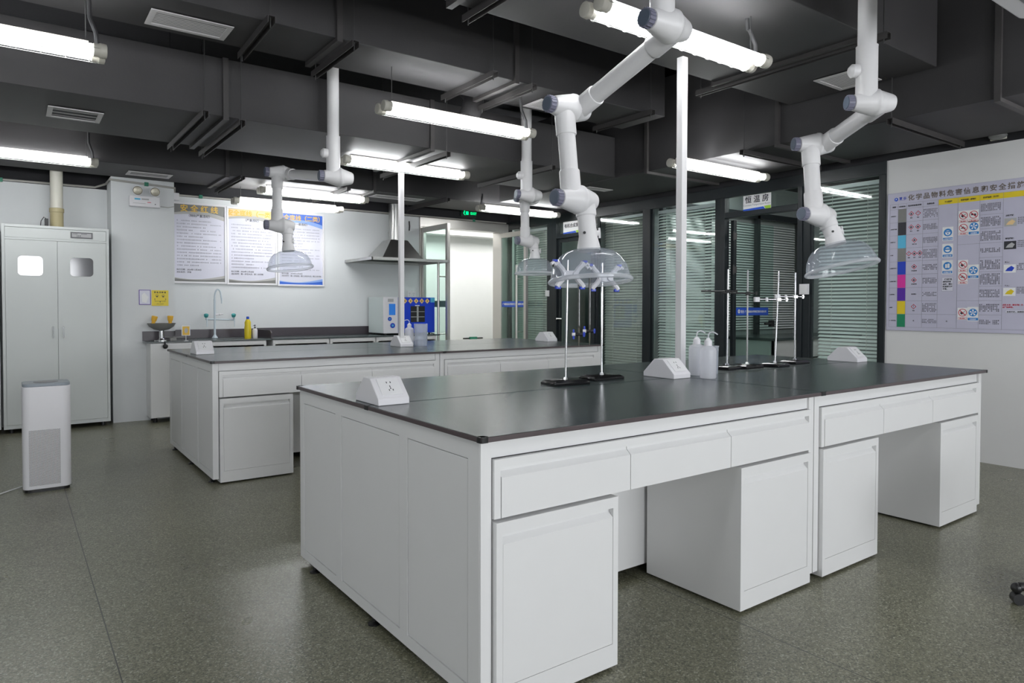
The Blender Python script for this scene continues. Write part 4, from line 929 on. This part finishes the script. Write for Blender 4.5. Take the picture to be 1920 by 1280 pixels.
# posters on the back wall
def dashes(b, x0, x1, y0, y1, n, size, seed, ch=.6, short=.5, lead=None, gap=.15):
    rnd = random.Random(seed); st = (y1 - y0) / n
    for k in range(n):
        y = y1 - st * (k + .5); x = x0; end = x1 if rnd.random() > .4 else x0 + (x1 - x0) * (short + rnd.random() * (1 - short))
        while x < end - size:
            if rnd.random() > gap:
                w_ = size * (.62 + .2 * rnd.random()); h = size * (.55 + .3 * rnd.random())
                b.box(x, x + w_, y - h / 2, y - h / 2 + h * .28, 0, .0003); b.box(x, x + w_, y + h * .22, y + h / 2, 0, .0003); b.box(x + w_ * .36, x + w_ * .62, y - h / 2, y + h / 2, 0, .0003)
            x += size
def poster(x0, x1, z0, z1, title, sub, top, mid, bot, body, label, tsz, foot, seed):
    wd, ht = x1 - x0, z1 - z0
    t = thing('safety_poster', label, 'poster', ((x0 + x1) / 2, YB - .01, z0), 'framed safety posters above the tap')
    fr = MB(BW(x0, YB - .002, z0)); q = .022
    fr.box(-q, wd + q, -q, 0, 0, .016); fr.box(-q, wd + q, ht, ht + q, 0, .016); fr.box(-q, 0, 0, ht, 0, .016); fr.box(wd, wd + q, 0, ht, 0, .016); fr.build('poster_frame', M['alu_w'], t, bevel=.003)
    b = MB(BW(x0, YB - .004, z0)); N_ = 16
    b.mat(body).box(0, wd, 0, ht, 0, .002)
    def band(mt, f0, f1, z):
        b.mat(mt)
        for k in range(N_):
            a, c = k / N_, (k + 1) / N_
            b.add([(a * wd, f0(a) * ht, z), (c * wd, f0(c) * ht, z), (c * wd, f1(c) * ht, z), (a * wd, f1(a) * ht, z)], [(0, 1, 2, 3)])
    up = lambda a: .845 + .055 * math.sin(PI * min(1, a * 1.05)) + .0
    up2 = lambda a: .865 + .04 * math.sin(PI * a) - .03 * a
    band(mid, lambda a: up2(a) - .02 * a - .004, lambda a: 1., .0024); band(top, lambda a: .885 + .045 * math.sin(PI * a * .9) - .035 * a * a, lambda a: 1., .0028)
    band(mid, lambda a: 0., lambda a: .085 - .055 * math.sin(PI * (.2 + .8 * a)) , .0024); band(bot, lambda a: 0., lambda a: .055 - .035 * math.sin(PI * (.15 + .8 * a)), .0028)
    b.mat(M['gold']).text(title, wd / 2, ht * .915, tsz, .0032, bold=.0016, align='CENTER')
    b.mat(M['ink']).text(sub, wd / 2, ht * .845, .034, .0032, bold=.0004, align='CENTER')
    b.build('poster_print', None, t, smooth=0)
    b = MB(BW(x0, YB - .0072, z0)); dashes(b, wd * .06, wd * .95, ht * .19, ht * .81, 15, .0155, seed); b.build('poster_text', M['inkgrey'], t, smooth=0)
    b = MB(BW(x0, YB - .0072, z0)); b.text(foot[0], wd * .05, ht * .145, .022, .0003).text(foot[1], wd * .05, ht * .112, .022, .0003); b.build('poster_footer', M['ink'], t, smooth=0)
M['alu_w'] = pbr('white_poster_frame', (.84, .83, .85), .35)
M['pgrey'] = pbr('poster_grey', (.18, .18, .17), .4); M['plgrey'] = pbr('poster_light_grey', (.46, .45, .44), .4)
M['pblue'] = pbr('poster_blue', (.03, .12, .55), .4); M['plblue'] = pbr('poster_light_blue', (.25, .40, .78), .4)
poster(1.515, 2.062, 1.503, 2.385, '安 全 红 线', '（特别严重违纪）', M['pgrey'], M['plgrey'], M['pgrey'], M['paper'], 'framed safety poster with grey header, leftmost of the three beside the pillar', .085, ('执行日期：2024年11月20日', '违反处罚：开除'), 3)
poster(2.108, 2.655, 1.498, 2.378, '安全底线（一类）', '（严重违纪）', M['peach'], M['plgrey'], M['pgrey'], M['paper'], 'framed safety poster with orange header, middle of the three', .073, ('执行日期：2024年11月20日', '违反处罚：第一次记大过，第二次开除'), 4)
poster(2.705, 3.255, 1.492, 2.372, '安全底线（二类）', '（一般违纪）', M['pblue'], M['plblue'], M['pblue'], M['paper'], 'framed safety poster with blue header, rightmost of the three, behind a clear hood', .073, ('执行日期：2024年11月20日', '违反处罚：第一次记过，第二次记大过，第三次开除'), 5)

# signs and emergency lamp on the pillar
PY = 8.238
t = thing('notice_card', 'small white notice with a purple border on the wall pillar', 'sign', (1.166, PY, 1.23))
b = MB(BW(1.111, PY, 1.235)); b.mat(M['purple']).box(0, .112, 0, .158, 0, .002); b.mat(M['paper']).box(.006, .106, .006, .152, .002, .0026); b.mat(M['white']).prism([(.03, .03), (.07, .02), (.09, .08), (.05, .13), (.025, .10)], .0027, .003); b.build('notice_print', None, t)
t = thing('eye_wash_sign', 'yellow eye wash sign with a drawn face on the wall pillar', 'sign', (1.31, PY, 1.22))
b = MB(BW(1.232, PY, 1.223)); b.mat(M['yellow']).box(0, .163, 0, .168, 0, .002); b.mat(M['ink'])
b.text('紧 急 洗 眼 器', .081, .138, .019, .0023, bold=.0004, align='CENTER')
for s in (-1, 1):
    cx = .0815 + s * .030
    b.prism([(cx - .018, .112), (cx, .120), (cx + .018, .112), (cx + .016, .109), (cx, .115), (cx - .016, .109)], .0021, .0026)
    b.prism([(cx - .014, .100), (cx, .107), (cx + .014, .100), (cx, .092)], .0021, .0026)
    b.prism([(cx + s * .022 - .006, .072), (cx + s * .022 + .004, .078), (cx + s * .022 + .006, .066)], .0021, .0026)
b.box(.030, .133, .048, .051, .0021, .0026); b.box(.030, .033, .048, .060, .0021, .0026); b.box(.130, .133, .048, .060, .0021, .0026); b.box(.078, .085, .038, .048, .0021, .0026); b.text('EYE WASH', .0815, .016, .014, .0023, align='CENTER')
b.build('sign_print', None, t)
t = thing('emergency_lamp', 'white twin-head emergency lamp box high on the wall pillar', 'emergency light', (1.17, PY, 2.26))
MB().rbox(1.025, 1.315, 8.17, PY, 2.268, 2.378, .012).build('lamp_box', M['plastic'], t, bevel=.004)
b = MB(BW(1.025, 8.1695, 2.268)); b.mat(M['cyan']).box(.045, .10, .068, .085, 0, .001); b.mat(M['grey2']).box(.11, .18, .070, .086, 0, .001).box(.03, .15, .03, .034, 0, .001); b.mat(M['red']).box(.165, .20, .045, .051, 0, .001); b.mat(M['ink']).lathe([(.005, 0), (.005, .003)], (.24, .032, 0), seg=10); b.build('box_markings', None, t)
for x in (1.10, 1.265):
    b = MB(); b.mat(M['plastic']).cyl((x, 8.20, 2.375), (x, 8.20, 2.41), .012); b.lathe([(.03, 0), (.048, .03), (.050, .045)], (x, 8.215, 2.438), (0, -1, -.12), 20); b.mat(M['lamp_lens']).lathe([(.046, .045), (.040, .052), (.01, .055)], (x, 8.215, 2.438), (0, -1, -.12), 20); b.build('lamp_head', None, t)
MB().tube([(1.315, 8.225, 2.29), (1.40, 8.232, 2.285), (1.455, 8.232, 2.30)], .004, 6).build('lamp_cord', M['conduit'], t)
# conduits
def conduit(pts, label, clips, boxes=()):
    t = thing('conduit', label, 'conduit', pts[0]); MB().tube(pts, .011, 10).build('conduit_pipe', M['conduit'], t)
    for c in clips:
        b = MB(); b.box(c[0] - .02, c[0] + .02, c[1] - .012, c[1] + .012, c[2] - .02, c[2] + .02); b.build('conduit_clip', M['clip'], t, bevel=.003)
    for c in boxes: MB().box(c[0] - .03, c[0] + .03, c[1] - .02, c[1] + .02, c[2] - .04, c[2] + .04).build('junction_box', M['plastic'], t, bevel=.004)
conduit([(-2.5, 8.585, 2.476), (.75, 8.585, 2.486), (.85, 8.585, 2.53), (.85, 8.225, 2.53), (1.47, 8.225, 2.50), (1.475, 8.3, 2.49), (1.475, 8.3, 2.44)], 'grey conduit with green clips running over the tall cabinet and pillar', ((-.06, 8.578, 2.48), (.42, 8.578, 2.484), (1.19, 8.222, 2.514)), ((1.49, 8.30, 2.42),))
conduit([(1.49, 8.585, 2.482), (4.2, 8.585, 2.486), (6.15, 8.585, 2.486)], 'grey conduit with a green clip along the top of the poster wall', ((1.80, 8.578, 2.484), (5.56, 8.578, 2.486)))

# ---------------------------------------------------------------- tall vented cabinets
def tall_cab(x0, x1, y0, label, glass=True):
    t = thing('reagent_cabinet', label, 'cabinet', ((x0 + x1) / 2, y0 + .22, 0)); z0, z1 = .045, 2.0
    b = MB(); b.box(x0, x1, y0 + .02, y0 + .44, z0, z1); f = .024
    b.box(x0, x0 + f, y0, y0 + .02, z0, z1); b.box(x1 - f, x1, y0, y0 + .02, z0, z1); b.box(x0 + f, x1 - f, y0, y0 + .02, z0, z0 + .035); b.box(x0 + f, x1 - f, y0, y0 + .02, 1.855, 1.875); b.box(x0 + f, x1 - f, y0, y0 + .02, 1.975, z1)
    b.build('cabinet_body', M['steel_grey'], t, bevel=.001)
    MB().box(x0 + f + .002, x1 - f - .002, y0 + .006, y0 + .019, 1.877, 1.973).build('top_panel', M['steel_grey'], t, bevel=.001)
    xm = (x0 + x1) / 2
    for k, (a, c) in enumerate(((x0 + f + .002, xm - .0015), (xm + .0015, x1 - f - .002))):
        d = MB().box(a, c, y0 + .001, y0 + .019, z0 + .037, 1.853).build('cabinet_door', M['steel_grey'], t, bevel=.001)
        cx = (a + c) / 2 + (-.01 if k == 0 else -.005)
        w2 = MB(BW(cx - .098, y0 + .001, 1.515)); w2.rbox(0, .196, 0, .185, 0, .003, .035, 6); w2.build('door_window', M['silver_mirror'] if k == 0 else M['mirror'], d)
        hx = xm + (-.043 if k == 0 else .043)
        h = MB(); h.tube([(hx, y0, .905), (hx, y0 - .025, .91), (hx, y0 - .025, 1.015), (hx, y0, 1.02)], .005, 8); h.build('door_handle', M['chrome'], d)
    b = MB(BW(x0 + .55, y0 + .005, 1.893)); b.mat(M['display']).box(0, .19, 0, .062, 0, .004); b.mat(M['ink']).box(.008, .182, .006, .056, .004, .0045); b.mat(M['grey2']).box(.012, .178, .010, .052, .0045, .005); b.mat(M['ink']).text('24.8', .05, .016, .022, .0053).box(.02, .06, .042, .046, .005, .0054).box(.09, .14, .042, .046, .005, .0054); b.build('control_display', None, t)
    for xx in (x0 + .06, x1 - .06):
        for yy in (y0 + .08, y0 + .38): MB().cyl((xx, yy, 0), (xx, yy, .045), .02, seg=10).build('cabinet_foot', M['black'], t)
tall_cab(-.055, .825, 8.09, 'tall pale grey two-door cabinet with small windows and a vent pipe on top')
tall_cab(-.96, -.075, 8.12, 'second tall pale cabinet, cut by the left photo edge beside the vented one')
t = thing('vent_pipe', 'vertical white vent pipe with tan collar on top of the tall cabinet', 'vent pipe', (.395, 8.32, 2.0))
MB().cyl((.395, 8.32, 2.19), (.395, 8.32, 3.72), .055, seg=28).build('pipe', M['pvc2'], t)
b = MB(); b.lathe([(.058, 0), (.058, .16), (.064, .162), (.064, .20), (.056, .203)], (.395, 8.32, 2.0), seg=28); b.build('pipe_collar', M['tan'], t)
t = thing('power_adapter', 'small black power adapter with a cable on top of the tall cabinet', 'power adapter', (.30, 8.24, 2.0))
MB().box(.29, .32, 8.22, 8.26, 2.0, 2.085).build('adapter_body', M['black'], t, bevel=.004); MB().tube([(.30, 8.24, 2.085), (.285, 8.24, 2.10), (.262, 8.24, 2.06), (.255, 8.24, 2.0)], .004, 6).build('adapter_cable', M['black'], t)

# ---------------------------------------------------------------- air purifier
t = thing('air_purifier', 'tall white air purifier with a perforated front standing on the floor at left', 'air purifier', (.19, 5.63, 0))
px0, px1, py0, py1 = .058, .327, 5.47, 5.72
MB().rbox(px0, px1, py0, py1, .02, .695, .045, 8).build('purifier_body', M['plastic'], t, bevel=.004)
MB().rbox(px0 + .008, px1 - .008, py0 + .008, py1 - .008, 0, .02, .04, 8).build('purifier_base', M['black'], t)
MB().rbox(px0 + .002, px1 - .002, py0 + .002, py1 - .002, .695, .715, .045, 8).build('purifier_top', pbr('grey_blue_top', (.30, .34, .38), .4), t, bevel=.004)
MB(frame((px0 + (px1 - px0) / 2, py0 + .12, .7155), (1, 0, 0), (0, 1, 0), (0, 0, 1))).lathe([(.07, 0), (.07, .002), (.05, .003)], seg=28).build('top_grille', M['display'], t)
def perf():
    m, nt, N, L = newmat('perforated_front'); b_ = N['Principled BSDF']; tc = N.new('ShaderNodeTexCoord'); mp = N.new('ShaderNodeMapping'); mp.inputs['Scale'].default_value = (1, 1, 1)
    sx = N.new('ShaderNodeSeparateXYZ'); L.new(tc.outputs['Object'], sx.inputs[0])
    def ma(op, a, bb=None, c=None):
        n = N.new('ShaderNodeMath'); n.operation = op
        for i, v in enumerate((a, bb, c)):
            if v is None: continue
            if isinstance(v, (int, float)): n.inputs[i].default_value = v
            else: L.new(v, n.inputs[i])
        return n.outputs[0]
    P = .0068
    def dist(ox, oz):
        fx = ma('SUBTRACT', ma('FRACT', ma('ADD', ma('MULTIPLY', sx.outputs[0], 1 / P), 100 + ox)), .5)
        fz = ma('SUBTRACT', ma('FRACT', ma('ADD', ma('MULTIPLY', sx.outputs[2], 1 / (P * 1.5)), 100 + oz)), .5)
        return ma('ADD', ma('MULTIPLY', fx, fx), ma('MULTIPLY', ma('MULTIPLY', fz, fz), 2.25))
    d = ma('MINIMUM', dist(0, 0), dist(.5, .5)); k = ma('LESS_THAN', d, .085)
    mx = N.new('ShaderNodeMix'); mx.data_type = 'RGBA'; mx.inputs[6].default_value = (.80, .79, .82, 1); mx.inputs[7].default_value = (.06, .06, .065, 1)
    L.new(k, mx.inputs[0]); L.new(mx.outputs[2], b_.inputs['Base Color']); b_.inputs['Roughness'].default_value = .4; return m
MB().box(px0 + .034, px1 - .062, py0 - .0012, py0 + .002, .045, .41).build('intake_grille', perf(), t)
MB().tube([(.07, 5.68, .01), (-.02, 5.60, .006), (-.10, 5.50, .006), (-.25, 5.42, .006), (-.6, 5.5, .006)], .004, 6).build('power_cord', M['white'], t)

# ---------------------------------------------------------------- wall board on the right wall
t = thing('safety_board', 'large lilac chemical safety board with coloured table on the right wall', 'information board', (XR - .01, 2.0, 1.027))
BZ0, BZ1, BW_ = 1.025, 2.208, 2.0
T = RW(XR - .002, 2.93, 0)
MB(T).box(0, BW_, BZ0, BZ1, 0, .010).build('board_panel', M['board'], t, bevel=.002)
zf = .0104
b = MB(T)
rows = [2.066, 1.952, 1.841, 1.729, 1.616, 1.504, 1.391, 1.279, 1.166, 1.055]; cols = [.022, .089, .157, .288, .408, .552, .708, .866, 1.35, 1.66, 1.97]
b.mat(M['sblue']).prism([(.072 + .017 * math.cos(a), 2.151 + .017 * math.sin(a)) for a in [PI / 6 + i * PI / 3 for i in range(6)]], zf, zf + .0005)
b.mat(M['white']).prism([(.072, 2.162), (.079, 2.147), (.072, 2.150), (.065, 2.147)], zf + .0006, zf + .001)
b.mat(M['blue']).text('慧 谷', .096, 2.146, .026, zf, bold=.0005).box(.096, .145, 2.139, 2.1405, zf, zf + .0004)
b.mat(M['titlebrown']); ttl = '化学品物料危害信息和安全措施公示栏'
for i, ch in enumerate(ttl): b.text(ch, .168 + i * .0603, 2.136, .052, zf, bold=.0013)
for i, c in enumerate(('red', 'red')): pass
b.mat(M['yellow']).box(.408, cols[-1], 2.066, 2.110, zf, zf + .0004)
rc = ['grey1', 'ink', 'cyan', 'grey1', 'blue', 'magenta', 'purple', 'yellow', 'green']
for i, c in enumerate(rc): b.mat(M[c]).box(.089, .157, rows[i + 1], rows[i], zf, zf + .0004)
b.mat(M['inkgrey'])
zl = zf + .0007; lw = .0009
def hl(x0, x1, y): b.box(x0, x1, y - lw, y + lw, zl, zl + .0002)
def vl(x, y0, y1): b.box(x - lw, x + lw, y0, y1, zl, zl + .0002)
for c in cols: vl(c, rows[-1], 2.110)
hl(.022, cols[-1], 2.110); hl(.022, cols[-1], rows[-1]); hl(.022, .408, 2.066)
for r_ in rows[1:-1]: hl(.022, .408, r_); hl(.708, .866, r_)
hl(.408, .866, 1.166) if False else hl(.408, .552, 1.166); hl(.552, .708, 1.729); hl(.552, .708, 1.279)
b.mat(M['ink'])
for (xa, xb, s_, ts, zz) in ((.022, .089, '类型', .014, 2.081), (.089, .157, '标识颜色', .0125, 2.081), (.157, .288, '警示标识/警示词', .0145, 2.081), (.288, .408, '危害信息', .0145, 2.081),
                         (.408, .552, '个人防护', .0145, 2.081), (.552, .708, '防护措施（图标）', .0145, 2.081), (.708, .866, '防护措施（文字）', .0145, 2.081), (.866, 1.35, '应急措施', .0155, 2.081)):
    b.text(s_, (xa + xb) / 2, zz, ts, zf + .001, bold=.0004, align='CENTER')
names = ['1.易燃液体', '2.氧化性物质', '3.高压气体', '4.有毒', '5.腐蚀性液体', '6.腐蚀性固体', '7.其他固体', '8.刺激', '9.一般化学品']
for i, s_ in enumerate(names): b.text(s_, .026, (rows[i] + rows[i + 1]) / 2 - .004, .0095, zf, bold=.0003)
b.build('board_table', None, t, smooth=0)
ic = MB(T)
def ghs(x, z, r=.022):
    ic.mat(M['red']).prism([(x - r, z), (x, z - r), (x + r, z), (x, z + r)], zf, zf + .0004)
    q = r * .72; ic.mat(M['board']).prism([(x - q, z), (x, z - q), (x + q, z), (x, z + q)], zf + .0005, zf + .0008)
def flame(x, z, r): ic.mat(M['ink']).prism([(x - r * .3, z - r * .35), (x + r * .3, z - r * .35), (x + r * .36, z), (x + r * .1, z + r * .2), (x, z + r * .48), (x - r * .16, z + r * .1), (x - r * .34, z)], zf + .0009, zf + .0012)
def bang(x, z, r): ic.mat(M['ink']).box(x - r * .07, x + r * .07, z - r * .1, z + r * .5, zf + .0009, zf + .0012).box(x - r * .08, x + r * .08, z - r * .42, z - r * .25, zf + .0009, zf + .0012)
def blob(x, z, r): ic.mat(M['ink']).prism([(x - r * .4, z - r * .3), (x + r * .4, z - r * .3), (x + r * .2, z), (x + r * .35, z + r * .2), (x - r * .1, z + r * .35), (x - r * .3, z + r * .05)], zf + .0009, zf + .0012)
rm = [(rows[i] + rows[i + 1]) / 2 for i in range(9)]
for lst in (((.196, 0, flame), (.250, 0, bang)), ((.196, 1, blob), (.250, 1, flame)), ((.224, 2, blob),), ((.180, 3, bang), (.224, 3, flame), (.268, 3, blob)), ((.224, 4, blob),), ((.224, 5, blob),), ((.224, 7, bang),)):
    for x, i, fn in lst: ghs(x, rm[i] + .008); fn(x, rm[i] + .008, .022)
cap_t = {0: (('易燃', .196), ('警告', .250)), 1: (('氧化', .196), ('易燃', .250)), 2: (('高压气体', .224),), 3: (('有毒', .18), ('健康', .224), ('环境', .268)), 4: (('可金属腐蚀', .224),), 5: (('可金属腐蚀', .224),), 7: (('警告', .224),)}
ic.mat(M['ink'])
for i, l in cap_t.items():
    for s_, x in l: ic.text(s_, x, rm[i] - .030, .009, zf, bold=.0003, align='CENTER')
ic.text('其他固体', .224, rm[6] - .003, .0105, zf, bold=.0003, align='CENTER').text('无', .224, rm[8] - .004, .0125, zf, bold=.0003, align='CENTER').text('无', .480, rm[8] - .004, .0125, zf, bold=.0003, align='CENTER')
def mand(x, z, k, cap_=''):
    r = .031; ic.mat(M['white']).box(x - .040, x + .040, z - .068, z + .045, zf, zf + .0003)
    ic.mat(M['mblue']).lathe([(r, 0), (r, .0004)], (x, z, zf + .0004), seg=26); ic.box(x - .036, x + .036, z - .062, z - .042, zf + .0004, zf + .0007)
    ic.mat(M['white'])
    if k == 0: ic.lathe([(r * .62, .0006), (r * .62, .0009)], (x, z - .003, zf), seg=20); ic.mat(M['mblue']).box(x - r * .5, x + r * .5, z + .001, z + .010, zf + .001, zf + .0013).box(x - .006, x + .006, z - .014, z - .006, zf + .001, zf + .0013)
    elif k == 1: ic.lathe([(r * .62, .0006), (r * .62, .0009)], (x, z - .003, zf), seg=20); ic.mat(M['mblue']).box(x - r * .62, x + r * .62, z - .004, z + .006, zf + .001, zf + .0013)
    elif k == 2: ic.rbox(x - .016, x - .002, z - .018, z + .014, zf + .0009, zf + .0012, .003).rbox(x + .001, x + .017, z - .018, z + .018, zf + .0009, zf + .0012, .004)
    else:
        for q in range(5):
            a = q * 2 * PI / 5; ic.prism([(x, z), (x + r * .8 * math.cos(a), z + r * .8 * math.sin(a)), (x + r * .8 * math.cos(a + .6), z + r * .8 * math.sin(a + .6))], zf + .0009, zf + .0012)
    if cap_: ic.mat(M['white']).text(cap_, x, z - .0575, .0115, zf + .0009, bold=.0002, align='CENTER')
def prohib(x, z, k, cap_=''):
    r = .031; n = 26
    ic.mat(M['white']).box(x - .036, x + .036, z - .058, z + .038, zf, zf + .0003)
    ic.mat(M['red']); o = len(ic.v)
    ic.add([(x + rr * math.cos(2 * PI * q / n), z + rr * math.sin(2 * PI * q / n), zf + .0006) for rr in (r, r * .84) for q in range(n)], [(q, (q + 1) % n, n + (q + 1) % n, n + q) for q in range(n)])
    c_ = .7071 * r; ic.prism([(x - c_ - .002, z + c_ - .002), (x - c_ + .002, z + c_ + .002), (x + c_ + .002, z - c_ + .002), (x + c_ - .002, z - c_ - .002)], zf + .0016, zf + .0019)
    ic.box(x - .031, x + .031, z - .054, z - .037, zf + .0004, zf + .0007)
    ic.mat(M['white']).box(x - .029, x + .029, z - .052, z - .039, zf + .0008, zf + .001)
    ic.mat(M['ink'])
    if k == 0: ic.prism([(x - .016, z - .008), (x - .004, z - .016), (x + .004, z - .006), (x - .002, z + .006), (x - .014, z + .004)], zf + .001, zf + .0013).prism([(x + .002, z - .006), (x + .018, z + .012), (x + .016, z + .014), (x, z - .003)], zf + .001, zf + .0013)
    elif k == 1: ic.prism([(x - .018, z - .004), (x - .002, z - .004), (x - .002, z + .010), (x - .016, z + .010)], zf + .001, zf + .0013).prism([(x + .002, z - .010), (x + .016, z - .012), (x + .018, z + .006), (x + .004, z + .008)], zf + .001, zf + .0013)
    else: ic.prism([(x - .02, z - .006), (x + .02, z - .006), (x + .012, z + .001), (x + .003, z + .002), (x + .001, z + .015), (x - .004, z + .002), (x - .014, z)], zf + .001, zf + .0013)
    if cap_: ic.mat(M['red']).text(cap_, x, z - .0505, .0105, zf + .0012, bold=.0002, align='CENTER')
M['mblue'] = pbr('mandatory_blue', (.02, .22, .60), .5)
mand(.480, 1.835, 0, '必须戴护目镜'); mand(.480, 1.698, 1, '必须戴口罩'); mand(.480, 1.564, 2, '必须戴手套')
prohib(.592, 1.961, 0, '禁止烟火'); prohib(.664, 1.961, 1, '禁止混放'); prohib(.592, 1.863, 2, '禁止撞击'); mand(.667, 1.868, 3, '注意通风')
prohib(.594, 1.567, 0, '禁止烟火'); prohib(.594, 1.470, 2, '禁止撞击'); mand(.668, 1.520, 3, '注意通风')
prohib(.596, 1.183, 0, '禁止烟火'); mand(.670, 1.184, 3, '注意通风')
ic.mat(M['inkgrey']).box(.440, .524, 1.357, 1.470, zf, zf + .0002); ic.mat(M['paper']).box(.4415, .5225, 1.3585, 1.4685, zf + .0003, zf + .0005)
ic.mat(M['ink'])
for i, s_ in enumerate(('使用酸性', '/碱性腐蚀', '品时，需佩', '戴面部防护', '手套。')): ic.text(s_, .447 + (.012 if i == 0 else 0), 1.448 - i * .0195, .0145, zf + .0007, bold=.0004)
for i, (s_, z) in enumerate((('皮肤接触', 1.925), ('眼睛接触：', 1.749), ('吸入：', 1.568), ('食入：', 1.388))): ic.text(s_, .882, z, .013, zf, bold=.0004)
for z, m1, m2 in ((1.877, 'grey2', 'peach'), (1.702, 'ink', 'grey2'), (1.523, 'white', 'blue'), (1.345, 'white', 'yellow')):
    ic.mat(M[m1]).box(.874, .954, z - .031, z + .031, zf, zf + .0004); ic.mat(M[m2]).prism([(.885, z - .018), (.93, z - .02), (.945, z + .005), (.925, z + .02), (.90, z + .004)], zf + .0005, zf + .0008)
ic.mat(M['red']).text('皮肤水泡（氢化物）烧（碱）烫伤时', .870, 1.240, .0135, zf, bold=.0004).text('切严禁碰伤。', .870, 1.222, .0135, zf, bold=.0004)
ic.mat(M['inkgrey']).box(.890, 1.12, 1.182, 1.205, zf, zf + .0002); ic.mat(M['paper']).box(.8912, 1.1188, 1.1832, 1.2038, zf + .0003, zf + .0005); ic.mat(M['ink']).text('如有不适，立即就医', .900, 1.187, .0135, zf + .0007, bold=.0004)
ic.build('board_icons', None, t, smooth=0)
tx = MB(RW(XR - .0127, 2.93, 0))
for i in range(9):
    if i == 6: n = 3
    elif i == 8: n = 3
    else: n = 6 if i in (0, 3, 7) else 4
    h = .0125 * n; dashes(tx, .292, .405, rm[i] - h / 2, rm[i] + h / 2, n, .0102, 20 + i, short=.9, gap=.12)
hl7 = [2.066, 1.952, 1.841, 1.729, 1.616, 1.504, 1.391, 1.279, 1.166, 1.055]
for i in range(9):
    n = (5, 6, 6, 3, 6, 7, 5, 5, 3)[i]; h = .0125 * n; dashes(tx, .714, .862, rm[i] - h / 2, rm[i] + h / 2, n, .0115, 40 + i, short=.9, gap=.12)
for z in (1.885, 1.71, 1.535, 1.357): dashes(tx, .962, 1.33, z - .028, z + .028, 4, .0105, int(z * 100), gap=.1)
tx.build('board_small_print', M['ink'], t, smooth=0)
# bulkhead lamp above the board, ceiling air conditioner
t = thing('bulkhead_lamp', 'small oval glass bulkhead lamp on the dark band above the wall board', 'wall lamp', (XR - .03, 2.10, 2.545))
b = MB(); b.box(XR - .02, XR - .001, 2.05, 2.16, 2.52, 2.575); b.build('lamp_back', M['cap'], t, bevel=.004)
b = MB(RW(XR - .02, 2.105, 2.548)); b.lathe([(.058, 0), (.058, .012), (.045, .04), (.02, .056), (.003, .06)], seg=24); b.v = [Vector((v.x, 2.105 + (v.y - 2.105) * 1.1, 2.548 + (v.z - 2.548) * .52)) for v in b.v]; b.build('lamp_glass', M['frost'], t, smooth=60)
t = thing('ceiling_air_conditioner', 'white ceiling air conditioner corner at the top right of the photo', 'air conditioner', (3.46, .80, 2.6))
MB().rbox(3.0, 3.93, .33, 1.25, 2.60, 2.635, .05, 6).build('panel', M['plastic'], t, bevel=.01)
MB().box(3.07, 3.87, .4, 1.18, 2.635, 2.9).build('unit_body', M['angle'], t)
for a in ((3.22, 3.72, 1.10, 1.17), (3.22, 3.72, .41, .48), (3.05, 3.12, .55, 1.05), (3.79, 3.86, .55, 1.05)):
    MB().box(*a, 2.5985, 2.603).build('air_slot', M['display'], t); 
MB().box(3.2, 3.74, .53, 1.05, 2.592, 2.60).build('intake_grille', M['plastic'], t, bevel=.004)
for x in (3.1, 3.84):
    for y in (.45, 1.13): MB().cyl((x, y, 2.9), (x, y, 3.72), .005, seg=6).build('hanging_rod', M['rod'], t)
# swivel stool just outside the right edge, one leg in the photo
t = thing('swivel_stool', 'black swivel stool whose foot pokes in at the right photo edge', 'stool', (3.578, .80, 0))
b = MB()
for k in range(5):
    a = math.radians(130 + 72 * k); d = Vector((math.cos(a), math.sin(a), 0)); c = Vector((3.578, .80, .0))
    b.cyl(c + Vector((0, 0, .10)), c + d * .32 + Vector((0, 0, .072)), .024, .018, seg=12); b.ball(tuple(c + d * .33 + Vector((0, 0, .066))), .022, 12)
b.cyl((3.578, .80, .06), (3.578, .80, .44), .025); b.build('star_base', M['black'], t)
for k in range(5):
    a = math.radians(130 + 72 * k); d = Vector((math.cos(a), math.sin(a), 0)); c = Vector((3.578, .80, .024)) + d * .325; n = Vector((-d.y, d.x, 0))
    MB().cyl(c - n * .02, c + n * .02, .024, seg=16).build('caster', M['black'], t)
MB().lathe([(.15, 0), (.18, .015), (.185, .04), (.17, .06), (.01, .065)], (3.578, .80, .44), seg=28).build('seat', M['black'], t)
